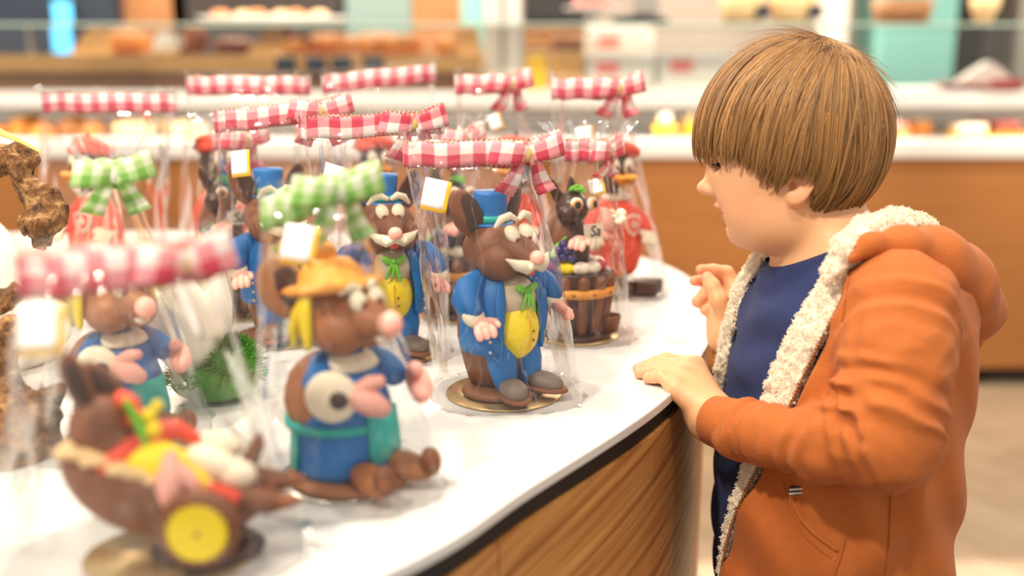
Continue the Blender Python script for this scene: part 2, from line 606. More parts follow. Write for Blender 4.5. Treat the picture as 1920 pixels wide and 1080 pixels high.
for x in (-2.6, -0.9, 0.8, 2.5):
    d = bpy.data.lights.new('recess_fill', 'AREA'); d.shape = 'RECTANGLE'; d.size = 1.6; d.size_y = 0.03; d.energy = 4.5; d.color = (1, 0.9, 0.78)  # lamp added to brighten the dark display recess
    o = bpy.data.objects.new('recess_fill', d); COL.objects.link(o); o.location = (x, YC + 0.06, 1.076); o.rotation_euler = (R(25), 0, 0)
    d = bpy.data.lights.new('rear_fill', 'AREA'); d.shape = 'RECTANGLE'; d.size = 1.6; d.size_y = 0.05; d.energy = 60; d.color = (1, 0.84, 0.66)  # unseen lamp added behind the counter to brighten the background
    o = bpy.data.objects.new('rear_fill', d); COL.objects.link(o); o.location = (x, YC + 1.2, 2.6); o.rotation_euler = (R(-12), 0, 0)
gs = thing('glass_shelf', 'clear glass shelf with a greenish edge above the pastry display', 'shelf', (0, YC, 1.40))
obj('glass_plate', MB().box((0, 0.25, 0.004), (7.5, 0.5, 0.008)), M['glass'], gs, smooth=False)
obj('polished_edge', MB().box((0, -0.003, 0.004), (7.5, 0.006, 0.008)), M['glass_edge'], gs, smooth=False)
obj('front_pane', MB().box((0, 0.02, -0.118), (7.5, 0.006, 0.232)), M['glass'], gs, smooth=False)
for x in (-3.3, -2.0, 2.2, 3.3):
    obj('bracket', MB().box((x, 0.46, -0.118), (0.015, 0.02, 0.232)), M['steel'], gs, smooth=False)

wall_b = struct('wall_back', MB().box((0, 5.95, 1.5), (9.0, 0.1, 3.1)), M['taupe'], smooth=False)

def px_box(name, x0, x1, y0, y1, Y, depth, material, label, cat, group=None, parts=None, bevel=0.004):
    """a box at distance Y whose front matches the rectangle x0..x1, y0..y1 of the photograph"""
    a = at_y(x0, y1, Y); b = at_y(x1, y0, Y)
    w, h = b[0] - a[0], b[2] - a[2]
    t = thing(name, label, cat, ((a[0] + b[0]) / 2, Y + depth / 2, a[2]), 0, group)
    obj('body', MB().box((0, 0, h / 2), (w, depth, h)), material, t, smooth=False, bevel=bevel)
    if parts:
        parts(t, w, h, depth)
    return t

# white post in the middle of the display
px_box('display_post', 908, 978, -30, 171, 4.02, 0.12, M['white_dull'], 'white post standing on the counter between wood and pale displays', 'post',
       parts=lambda t, w, h, d: obj('cover_strip', MB().box((0, -d / 2 - 0.003, h / 2), (0.012, 0.006, h)), M['grey_edge'], t, smooth=False))
# yellow and brown boxes right of the post
px_box('menu_card', 985, 1026, 100, 171, 4.02, 0.02, M['yellow_card'], 'upright yellow card beside the white post', 'card')
px_box('bread_box', 1035, 1095, 95, 166, 4.05, 0.18, M['oak'], 'pale wooden box of loaves right of the white post', 'box',
       parts=lambda t, w, h, d: [obj('loaf', MB().ell((x, 0, h + 0.02), (0.035, 0.06, 0.04)), M['crust_dark'], t) for x in (-0.035, 0.035)])
px_box('bread_crate', 985, 1095, 52, 92, 4.32, 0.16, M['brown_wood'], 'brown wooden crate behind the bread box', 'crate',
       parts=lambda t, w, h, d: [obj('slat', MB().box((0, -d / 2 - 0.004, z), (w, 0.008, 0.016)), M['oak'], t, smooth=False) for z in (0.02, 0.05)])

def carton(x0, x1, y0, y1, Y, label):
    def pt(t, w, h, d):
        obj('lid', MB().box((0, 0, h - 0.012), (w + 0.006, d + 0.006, 0.03)), M['white'], t, smooth=False, bevel=0.003)
        obj('sticker', MB().box((-w * 0.2, -d / 2 - 0.004, h * 0.62), (0.09, 0.002, 0.05)), M['pink_icing'], t, smooth=False)
    return px_box('cake_carton', x0, x1, y0, y1, Y, 0.22, M['white_dull'], label, 'carton', 'white cake cartons on the shelf', pt)
carton(1100, 1228, 104, 164, 4.02, 'wide low white cake carton nearest the white post')
carton(1236, 1372, 100, 160, 4.02, 'white cake carton with a red sticker behind the hair')
carton(1105, 1225, 64, 100, 4.36, 'white carton at the back behind the low carton')

# left half: stepped wooden bread display
wd = thing('bread_stand', 'long stepped wooden bread stand on the left half of the counter', 'stand', (-1.85, YC, 1.1635))
obj('recessed_base', MB().box((0, 0.30, 0.033), (3.44, 0.50, 0.066)), M['brown_wood'], wd, smooth=False)  # darker wood colour stands in for shade below the front board
obj('front_board', MB().box((0, 0.30, 0.10), (3.46, 0.56, 0.066)), M['oak'], wd, smooth=False, bevel=0.004)
for x in (-1.55, 0.24, 0.92, 1.66):
    obj('divider', MB().prism([(-0.085, 0), (0.075, 0), (0.06, 0.1), (-0.005, 0.1)], -0.012, 0.012, (x, 0.13, 0.1335), (90, 0, 0)), M['oak'], wd, smooth=False)
ST = 1.1635 + 0.1335
def croissant(px, Y, s, rz, label):
    t = thing('croissant', label, 'bread', (at_y(px, 90, Y)[0], Y, ST + 0.034 * s), rz, 'croissants on the wooden stand', s)
    pts = [(0.085 * math.sin(a), 0.05 - 0.05 * math.cos(a), 0) for a in np.linspace(-1.5, 1.5, 15)]
    rr = [0.010 + 0.026 * math.cos(a) ** 0.8 + (0.003 if i % 2 else 0) for i, a in enumerate(np.linspace(-1.45, 1.45, 15))]
    obj('crust', MB().tube(pts, rr, 14), M['crust'], t)
    return t
for i, (x, Y, s, rz, l) in enumerate([
        (572, 3.98, 1.0, 82, 'croissant farthest left of the heap, beside the divider'), (640, 3.99, 1.0, -70, 'croissant second from the divider'),
        (704, 3.98, 1.05, 100, 'croissant in the middle of the heap'), (768, 3.99, 1.1, 64, 'large croissant right of the middle one'),
        (832, 3.98, 1.0, -95, 'croissant near the dark jars'), (712, 4.22, 1.25, 8, 'big croissant at the back of the heap'),
        (618, 4.22, 1.2, 5, 'croissant at the back left of the heap')]):
    croissant(x, Y, s, rz, l)
def loaf(px, Y, r, label, m_='crust'):
    t = thing('loaf', label, 'bread', (at_y(px, 90, Y)[0], Y, ST + r[2] * 0.95), 0, 'loaves on the wooden stand')
    mb = MB().ell((0, 0, 0), r)
    obj('crust', mb, M[m_], t)
    for k in (-1, 0, 1):
        obj('score', MB().ell((k * r[0] * 0.42, 0, r[2] * 0.9), (r[0] * 0.10, r[1] * 0.6, r[2] * 0.12), (0, 0, 25), 10, 6), M['crumb'], t)
loaf(235, 4.1, (0.10, 0.07, 0.05), 'tall tan loaf left of the white jug', 'crust')
loaf(365, 4.1, (0.055, 0.06, 0.06), 'dark round loaf right of the white jug', 'crust_dark')
loaf(535, 4.12, (0.06, 0.06, 0.055), 'dark round loaf beside the croissants', 'crust_dark')
loaf(872, 4.2, (0.05, 0.06, 0.05), 'dark small loaf beside the white post', 'crust_dark')
loaf(440, 4.15, (0.09, 0.07, 0.035), 'low dark loaf in the middle of the stand', 'crust_dark')
# white jug
jg = thing('jug', 'white ceramic jug standing among the loaves', 'jug', (at_y(312, 90, 4.0)[0], 4.0, ST), 20)
obj('body', MB().lathe([(0, 0), (0.045, 0.0), (0.052, 0.02), (0.046, 0.05), (0.03, 0.078), (0.028, 0.085)], seg=24), M['white'], jg)
obj('handle', MB().tube([(0.03, 0, 0.07), (0.06, 0, 0.065), (0.062, 0, 0.04), (0.045, 0, 0.022)], 0.006, 8), M['white'], jg)
# price cards on the front of the stand
for x, pl_ in ((535, 'leftmost of four'), (592, 'second of four from the left'), (640, 'third of four from the left'), (700, 'rightmost of four')):
    p = at_y(x, 118, 3.796)
    t = thing('price_card', 'small dark price card on the wooden stand front, ' + pl_, 'card', (p[0], 3.797, p[2] - 0.02), 0, 'dark price cards on the wooden stand')
    obj('card', MB().box((0, -0.003, 0.018), (0.075, 0.004, 0.045)), M['navy'], t, smooth=False)
    obj('clip', MB().box((0, -0.002, 0.042), (0.02, 0.008, 0.01)), M['steel'], t, smooth=False)
# things on top of the glass shelf
tr = thing('pastry_tray', 'long white tray of pastries on the glass shelf', 'tray', (at_y(510, 30, 4.0)[0], 4.0, 1.4085))
obj('plate', MB().lathe([(0, 0.004), (0.20, 0.004), (0.24, 0.03), (0.245, 0.032), (0.205, 0.0), (0, 0)], seg=32, sx=1.2, sy=0.55), M['white'], tr)
for i, (x, y) in enumerate([(-.2, 0), (-.12, .04), (-.05, -.03), (.03, .03), (.1, -.03), (.18, .02)]):
    obj('pastry', MB().ell((x, y, 0.032), (0.042, 0.035, 0.026), None, 14, 8), M['crumb' if i % 2 else 'crust'], tr)
def on_glass(name, px, Y, prof, material, label, cat, sx=1, sy=1, extra=None):
    t = thing(name, label, cat, (at_y(px, 30, Y)[0], Y, 1.4085))
    obj('body', MB().lathe(prof, seg=24, sx=sx, sy=sy), material, t)
    if extra:
        extra(t)
    return t
on_glass('cake_stand', 1110, 4.0, [(0, 0), (0.05, 0), (0.012, 0.02), (0.012, 0.05), (0.11, 0.06), (0.11, 0.066), (0, 0.066)], M['white'], 'white cake stand on the glass shelf', 'stand',
         extra=lambda t: obj('cake', MB().lathe([(0, 0.066), (0.07, 0.066), (0.07, 0.12), (0, 0.125)]), M['pink_icing'], t))
on_glass('till', 1200, 4.1, [(0, 0), (0.075, 0), (0.075, 0.03), (0.05, 0.045), (0, 0.05)], M['black'], 'low black till device on the glass shelf', 'till', sx=1.5,
         extra=lambda t: obj('screen', MB().box((0.02, 0, 0.09), (0.10, 0.02, 0.09), (-15, 0, 0)), M['grey_edge'], t, smooth=False))
for x, l in ((1392, 'beige basket with a dark tag left of the white column'), (1488, 'beige basket with a dark tag nearer the white column')):
    on_glass('basket', x, 4.05, [(0, 0), (0.075, 0), (0.085, 0.07), (0.09, 0.13), (0.08, 0.13), (0.07, 0.01), (0, 0.01)], M['crumb'], l, 'basket',
             extra=lambda t: obj('tag', MB().box((0.06, -0.088, 0.05), (0.055, 0.006, 0.045)), M['navy'], t, smooth=False))
on_glass('planter', 1690, 4.1, [(0, 0), (0.10, 0), (0.12, 0.1), (0.11, 0.1), (0.09, 0.01), (0, 0.01)], M['brown_wood'], 'brown wicker planter with green shoots on the glass shelf', 'planter',
         extra=lambda t: [obj('shoot', MB().tube([(x, 0, 0.05), (x * 1.4, 0.01, 0.13), (x * 2.2, 0.0, 0.2)], [0.006, 0.008, 0.002], 6), M['leaf'], t) for x in (-0.06, -0.03, 0.0, 0.04)])
on_glass('orchid_pot', 1845, 4.0, [(0, 0), (0.03, 0), (0.035, 0.03), (0.05, 0.06), (0.055, 0.1), (0.05, 0.1), (0.02, 0.02), (0, 0.02)], M['crumb'], 'pale curly pot at the right end of the glass shelf', 'pot',
         extra=lambda t: obj('shell', MB().ell((0.02, 0, 0.11), (0.04, 0.03, 0.02)), M['cream'], t))
# cabinets on the wall behind the counter
def cab(x0, x1, y0, y1, Y, m_, label, name='wall_cabinet', cat='cabinet'):
    a = at_y(x0, y1, Y); b = at_y(x1, y0, Y)
    z0, z1 = max(0.0, a[2]), b[2]
    t = thing(name, label, cat, ((a[0] + b[0]) / 2, Y + 0.2, z0))
    w, h = b[0] - a[0], z1 - z0
    obj('carcass', MB().box((0, 0.01, h / 2), (w, 0.38, h)), m_, t, smooth=False)
    n = max(1, int(w / 0.5))
    for k in range(n):
        obj('door', MB().box((-w / 2 + (k + 0.5) * w / n, -0.19, h / 2), (w / n - 0.012, 0.02, h - 0.02)), m_, t, smooth=False, bevel=0.003)
    return t
cab(-120, 190, -300, 190, 5.3, M['navy'], 'dark navy cabinet at the far left behind the counter')
cab(192, 330, -300, 190, 5.4, M['brown_wood'], 'brown wooden cabinet behind the tan loaf')
cab(332, 640, -300, 190, 5.4, M['dark'], 'dark cabinet behind the pastry tray')
cab(642, 770, -300, 190, 5.4, M['teal_dark'], 'grey teal cabinet behind the croissants')
cab(772, 862, -300, 190, 5.4, M['brown_wood'], 'brown oak cabinet left of the narrow turquoise one')
cab(864, 905, -300, 190, 5.4, M['teal'], 'narrow turquoise cabinet left of the white post')
cab(985, 1105, -300, 40, 5.3, M['black'], 'black hanging cabinet right of the white post')
cab(1565, 1618, -300, 200, 5.1, M['white_dull'], 'white column behind the head of hair', 'column', 'column')
cab(1640, 1830, -300, 240, 5.0, M['teal'], 'turquoise cabinet at the right behind the counter')
cab(1836, 1885, -300, 240, 5.2, M['dark'], 'dark narrow cabinet right of the turquoise one')
cab(1888, 2200, -300, 240, 5.3, M['grey_edge'], 'grey cabinet at the right edge behind the counter')
# blue lit screen on the navy cabinet
m, nt, b, out = nmat('blue_screen_light')
b.inputs['Base Color'].default_value = lin((60, 150, 200)); b.inputs['Emission Color'].default_value = lin((90, 190, 235)); b.inputs['Emission Strength'].default_value = 1.3
M['blue_light'] = m
for y0, y1, l in ((2, 42, 'upper blue lit strip on the navy cabinet'), (54, 100, 'lower blue lit strip on the navy cabinet')):
    a = at_y(90, y1, 5.2); c_ = at_y(121, y0, 5.2)
    t = thing('light_strip', l, 'lamp', ((a[0] + c_[0]) / 2, 5.27, (a[2] + c_[2]) / 2))
    obj('housing', MB().box((0, 0.012, 0), (c_[0] - a[0] + 0.02, 0.02, c_[2] - a[2] + 0.02)), M['dark'], t, smooth=False)
    obj('diffuser', MB().box((0, -0.002, 0), (c_[0] - a[0], 0.012, c_[2] - a[2])), M['blue_light'], t, smooth=False, bevel=0.005)

# pastries on the deck below the shelf
DK = 0.9775
def cake_slice(px, Y, label, w=0.16, m1='cream', m2='crust_dark', m3='crumb'):
    t = thing('cake_slice', label, 'cake', (at_y(px, 250, Y)[0], Y, DK), 0, 'cakes in the white display')
    obj('board', MB().box((0, 0, 0.006), (w + 0.03, 0.13, 0.012)), M['yellow_card'], t, smooth=False)
    obj('sponge', MB().box((0, 0, 0.026), (w, 0.1, 0.028)), M[m2], t, smooth=False, bevel=0.004)
    obj('icing', MB().box((0, 0, 0.047), (w + 0.006, 0.105, 0.014)), M[m1], t, smooth=False, bevel=0.005)
    return t
def tart(px, Y, label, r=0.06, top='pink_icing'):
    t = thing('fruit_tart', label, 'cake', (at_y(px, 250, Y)[0], Y, DK), 0, 'cakes in the white display')
    obj('shell', MB().lathe([(0, 0), (r * 0.8, 0), (r, 0.03), (r * 0.92, 0.03), (0, 0.025)], seg=20), M['crust'], t)
    for k in range(6):
        obj('berry', MB().ell((r * 0.55 * math.cos(k * 1.05), r * 0.55 * math.sin(k * 1.05), 0.038), 0.022, None, 10, 7), M[top], t)
    obj('cream_top', MB().ell((0, 0, 0.05), (0.03, 0.03, 0.022), None, 12, 8), M['cream'], t)
    return t
cake_slice(1812, 3.98, 'pale cake slice on a gold board at the right of the display', 0.11, 'cream', 'crumb')
cake_slice(1880, 4.1, 'dark chocolate slice farthest right in the display', 0.10, 'pink_icing', 'crust_dark')
cake_slice(1860, 4.3, 'slice behind the pale cake slice', 0.16, 'pink_icing', 'crust_dark')
tart(1672, 3.98, 'fruit tart with pink berries beside the nape of the hair', 0.075)
tart(1722, 4.1, 'fruit tart behind the pink one near the hair', 0.06, 'crust')
p = at_y(1245, 255, 3.95)
t = thing('chick_figure', 'small yellow sugar chick in the white display', 'figurine', (p[0], 3.95, DK))
obj('body', MB().ell((0, 0, 0.035), (0.045, 0.035, 0.035)), M['yellow_card'], t)
obj('head', MB().ell((0.0, -0.01, 0.085), 0.026), M['cream'], t)
p = at_y(1300, 255, 3.95)
t = thing('chick_figure', 'second sugar chick in the display, beside the boy\'s fringe', 'figurine', (p[0], 4.05, DK))
obj('body', MB().ell((0, 0, 0.03), (0.04, 0.03, 0.03)), M['yellow_card'], t)
obj('head', MB().ell((0.0, -0.01, 0.075), 0.022), M['crumb'], t)
for i, (x, Y, r) in enumerate([(-18, 4.0, .055), (38, 4.08, .06), (84, 4.0, .05), (130, 4.1, .06), (176, 4.05, .055), (60, 4.25, .07), (150, 4.3, .07)]):
    t = thing('bun', ['golden bun cut by the left edge of the photo, in the display', 'golden bun second from the left edge in the display front row', 'smaller golden bun third from the left in the display', 'golden bun in the display, left of the last one of the front row', 'golden bun at the right end of the row of buns', 'big golden bun at the back, left one of two', 'big golden bun at the back, right one of two'][i], 'bread', (at_y(x, 250, Y)[0], Y, DK), 0, 'golden buns in the display')
    obj('crust', MB().lathe([(0, 0), (r * 0.85, 0), (r, r * 0.35), (r * 0.85, r * 0.8), (r * 0.4, r * 1.08), (0, r * 1.15)], seg=20), M['crust'], t)
    obj('sugar', MB().ell((0, 0, r * 1.1), (r * 0.4, r * 0.4, r * 0.1), None, 12, 6), M['crumb'], t)
for i, (x, Y) in enumerate([(250, 4.0), (300, 4.1), (352, 4.0)]):
    t = thing('cream_roll', ['pale cream roll next to the golden buns', 'pale cream roll set back between two others', 'pale cream roll farthest from the golden buns'][i], 'bread', (at_y(x, 250, Y)[0], Y, DK), 0, 'cream rolls in the display')
    obj('roll', MB().tube([(-.05, 0, .034), (0, 0, .036), (.05, 0, .034)], [.03, .034, .03], 14), M['crumb'], t)
    obj('filling', MB().ell((0.078, 0, .034), (0.008, .024, .024), None, 12, 8), M['cream'], t)
# plates with red boxes on the right
pl = thing('plate', 'white plate with folded napkins on the right of the counter', 'plate', (at_y(1838, 185, 3.98)[0], 3.98, 1.1635))
obj('rim', MB().lathe([(0, 0), (0.13, 0), (0.19, 0.022), (0.195, 0.024), (0.13, 0.006), (0, 0.006)], seg=36), M['pink_icing'], pl)
obj('napkin', MB().prism([(-.11, 0), (.12, 0), (.06, .06), (0.01, .085), (-.06, .04)], -.03, .03, (0, 0, 0.022), (90, 0, 0)), M['white_dull'], pl, smooth=False, bevel=0.004)
obj('sweet', MB().box((0.06, -0.08, 0.03), (0.10, 0.05, 0.025)), M['red_gloss'], pl, smooth=False, bevel=0.006)

# ------------------------------------------------------------------ the white round-ended display table
def spline(pts, n=10, closed=True):
    pts = [np.array(p, float) for p in pts]; out = []
    m = len(pts)
    for i in range(m if closed else m - 1):
        p0, p1, p2, p3 = (pts[(i + k) % m] if closed else pts[min(max(i + k, 0), m - 1)] for k in (-1, 0, 1, 2))
        for j in range(n):
            t = j / n
            out.append(0.5 * (2 * p1 + (p2 - p0) * t + (2 * p0 - 5 * p1 + 4 * p2 - p3) * t * t + (3 * p1 - p0 - 3 * p2 + p3) * t ** 3))
    if not closed:
        out.append(pts[-1])
    return out
EDGE = spline([(-0.62, 0.26), (-0.36, 0.40), (-0.09, 0.635), (0.018, 0.786), (0.157, 0.996), (0.237, 1.183), (0.278, 1.34), (0.300, 1.503),
               (0.290, 1.66), (0.238, 1.80), (0.12, 1.93), (-0.10, 2.02), (-0.5, 2.08), (-1.1, 2.06), (-1.5, 1.8), (-1.6, 1.2), (-1.45, 0.6), (-1.05, 0.26)], 12)
def inset(poly, d):
    n = len(poly); o = []
    for i in range(n):
        t = poly[(i + 1) % n] - poly[i - 1]; t = t / np.linalg.norm(t)
        o.append(poly[i] + d * np.array((-t[1], t[0])))
    return o
tb = thing('display_table', 'white topped display table with a rounded end and curved wood veneer front', 'table', (0, 0, 0))
m, nt, b, out = nmat('table_top_laminate')
b.inputs['Base Color'].default_value = lin((224, 222, 219)); b.inputs['Roughness'].default_value = 0.22
no = N(nt, 'ShaderNodeTexNoise', i_Scale=3.0, i_Detail=2.0); bp = N(nt, 'ShaderNodeBump', i_Strength=0.05, i_Distance=0.002)
nt.links.new(no.outputs['Fac'], bp.inputs['Height']); nt.links.new(bp.outputs['Normal'], b.inputs['Normal'])
M['table_top'] = m
obj('table_top', MB().prism([tuple(p) for p in EDGE], TABLE - 0.011, TABLE), M['table_top'], tb, smooth=False, bevel=0.0015)
obj('shadow_gap', MB().prism([tuple(p) for p in inset(EDGE, 0.008)], TABLE - 0.032, TABLE - 0.0112), M['black'], tb, smooth=False)
obj('core', MB().prism([tuple(p) for p in inset(EDGE, 0.03)], 0.0, TABLE - 0.033), M['dark'], tb, smooth=False)
mv, nt, b, out = nmat('table_veneer')
uvn = N(nt, 'ShaderNodeUVMap'); mp = N(nt, 'ShaderNodeMapping'); mp.inputs['Rotation'].default_value = (0, 0, R(-9)); 
nt.links.new(uvn.outputs[0], mp.inputs[0])
mp2 = N(nt, 'ShaderNodeMapping'); mp2.inputs['Scale'].default_value = (2.2, 60, 1); nt.links.new(mp.outputs[0], mp2.inputs[0])
n1 = N(nt, 'ShaderNodeTexNoise', i_Scale=1.6, i_Detail=5.0, i_Roughness=0.6, i_Distortion=0.2); nt.links.new(mp2.outputs[0], n1.inputs['Vector'])
rp = N(nt, 'ShaderNodeValToRGB')
for e, (ps, cc) in zip((rp.color_ramp.elements[0], rp.color_ramp.elements[1]), ((0.34, (150, 92, 42)), (0.66, (212, 154, 88)))):
    e.position = ps; e.color = lin(cc)
nt.links.new(n1.outputs['Fac'], rp.inputs[0]); nt.links.new(rp.outputs[0], b.inputs['Base Color'])
b.inputs['Roughness'].default_value = 0.42
bp = N(nt, 'ShaderNodeBump', i_Strength=0.25, i_Distance=0.001); nt.links.new(n1.outputs['Fac'], bp.inputs['Height']); nt.links.new(bp.outputs['Normal'], b.inputs['Normal'])
PIN = inset(EDGE, 0.004); PIN2 = inset(EDGE, 0.022)
_len = [0.0]
for i in range(len(EDGE)):
    _len.append(_len[-1] + np.linalg.norm(PIN[(i + 1) % len(PIN)] - PIN[i]))
_cuts = [0, 20, 33, 48, 62, 78, 96, 112, 130, 148, 166, 184, 200, len(EDGE)]
for a, b_ in zip(_cuts[:-1], _cuts[1:]):
    mb = MB(); vs = []; uv = []
    for i in range(a, b_ + 1):
        g = 0.0012 if i == a else (-0.0012 if i == b_ else 0)
        q, q2 = PIN[i % len(PIN)].copy(), PIN2[i % len(PIN)].copy()
        tt = PIN[(i + 1) % len(PIN)] - PIN[i - 1 if i else -1]; tt = tt / np.linalg.norm(tt)
        q += tt * g; q2 += tt * g
        for (w, z) in ((q, 0.06), (q, TABLE - 0.034), (q2, TABLE - 0.034), (q2, 0.06)):
            vs.append((w[0], w[1], z)); uv.append((_len[min(i, len(EDGE))], z))
    n = b_ - a + 1
    fs = []
    for i in range(n - 1):
        for k in range(4):
            fs.append((i * 4 + k, i * 4 + 4 + k, i * 4 + 4 + (k + 1) % 4, i * 4 + (k + 1) % 4))
    fs += [(3, 2, 1, 0)[::-1], tuple((n - 1) * 4 + k for k in (3, 2, 1, 0))]
    mb.add(vs, fs, uv)
    obj('panel', mb, mv, tb, smooth=False)
# ------------------------------------------------------------------ confectionery materials
M['choc'] = mat('milk_chocolate', (128, 75, 45), 0.52, 0.10, 60, 0.08)
M['choc_warm'] = mat('warm_milk_chocolate', (166, 104, 62), 0.5, 0.10, 60, 0.08)
M['choc_dark'] = mat('dark_chocolate', (66, 38, 26), 0.38, 0.12, 50, 0.06, coat=0.08)
M['choc_grey'] = mat('bloomed_chocolate', (124, 108, 98), 0.5, 0.14, 60, 0.12)
M['mz_blue'] = mat('blue_marzipan', (0, 108, 184), 0.5, 0.08, 80, 0.05)
M['mz_teal'] = mat('teal_marzipan', (10, 176, 166), 0.5, 0.08, 80, 0.05)
M['mz_yellow'] = mat('yellow_marzipan', (250, 222, 20), 0.5, 0.06, 80, 0.05)
M['mz_orange'] = mat('orange_marzipan', (240, 160, 52), 0.5, 0.08, 80, 0.05)
M['mz_red'] = mat('red_marzipan', (238, 76, 44), 0.5, 0.08, 80, 0.05)
M['mz_green'] = mat('green_marzipan', (116, 196, 44), 0.5, 0.1, 80, 0.08)
M['mz_pink'] = mat('pink_marzipan', (246, 176, 160), 0.5, 0.06, 80, 0.05, sss=0.1)
M['mz_cream'] = mat('cream_marzipan', (250, 236, 208), 0.5, 0.05, 80, 0.05, sss=0.1)
M['mz_beige'] = mat('beige_marzipan', (206, 186, 156), 0.55, 0.06, 80, 0.05)
M['mz_purple'] = mat('purple_sugar', (70, 58, 120), 0.25, 0.1, 80, coat=0.4)
M['eye_brown'] = mat('brown_eye', (132, 74, 30), 0.3, 0.1, 60, coat=0.4)
M['egg_white'] = mat('white_sugar_egg', (242, 230, 208), 0.22, 0.04, 60, coat=0.5)
M['egg_red'] = mat('red_sugar_egg', (198, 44, 50), 0.22, 0.08, 60, coat=0.5)
M['gold_card'] = mat('gold_card', (206, 176, 124), 0.28, 0.05, 30, metal=0.75)
M['silver_card'] = mat('silver_card', (200, 196, 186), 0.25, 0.04, 30, metal=0.75)
M['moss'] = mat('green_moss', (70, 138, 40), 0.8, 0.4, 90)
M['ceramic'] = mat('white_ceramic', (248, 240, 224), 0.35, 0.04, 14, sss=0.05)

def board(t, r, m_='gold_card', sy=1.0, cx=0.0):
    return obj('base_disc', MB().lathe([(0, 0.0), (r, 0.0), (r + 0.001, 0.0012), (r, 0.0024), (0, 0.0024)], (cx, 0, 0), seg=40, sy=sy), M[m_], t)

def hand(t, c, rot, s=1.0, name='hand', m_='mz_pink', mirror=1):
    """a marzipan mitt: palm, three stubby fingers and a thumb in one piece, fingers towards -y"""
    mb = MB(); Q = rotm(rot)
    def w(p):
        return Q @ (np.array(p) * np.array((mirror, 1, 1)) * s) + np.array(c)
    mb.ell(c, (0.0095 * s, 0.010 * s, 0.0065 * s), rot, 14, 9)
    for k, x in enumerate((-0.0062, 0.0, 0.0062)):
        mb.tube([w((x, -0.004, 0)), w((x * 1.15, -0.010, -0.001)), w((x * 1.15, -0.0135, -0.004))], [0.0044 * s, 0.0046 * s, 0.004 * s], 8)
    mb.tube([w((0.007, 0.002, 0.001)), w((0.0125, -0.004, 0.003)), w((0.0135, -0.0095, 0.003))], [0.004 * s, 0.0038 * s, 0.003 * s], 8)
    return obj(name, mb, M[m_], t)

def mitt(t, c, rot, s=1.0, mirror=1):
    """a smooth two-lobed marzipan paw: wrist, mitten and thumb in one piece"""
    mb = MB(); Q = rotm(rot)
    w = lambda p: Q @ (np.array(p) * np.array((mirror, 1, 1)) * s) + np.array(c)
    mb.tube([w((0, .012, 0)), w((-.001, .003, 0)), w((-.003, -.008, -.001)), w((-.004, -.013, -.003))], [.005 * s, .0082 * s, .0086 * s, .0066 * s], 14)
    mb.tube([w((.003, .003, .001)), w((.0095, -.004, .002)), w((.0115, -.009, .002))], [.0055 * s, .0056 * s, .0044 * s], 12)
    return obj('hand', mb, M['mz_pink'], t)

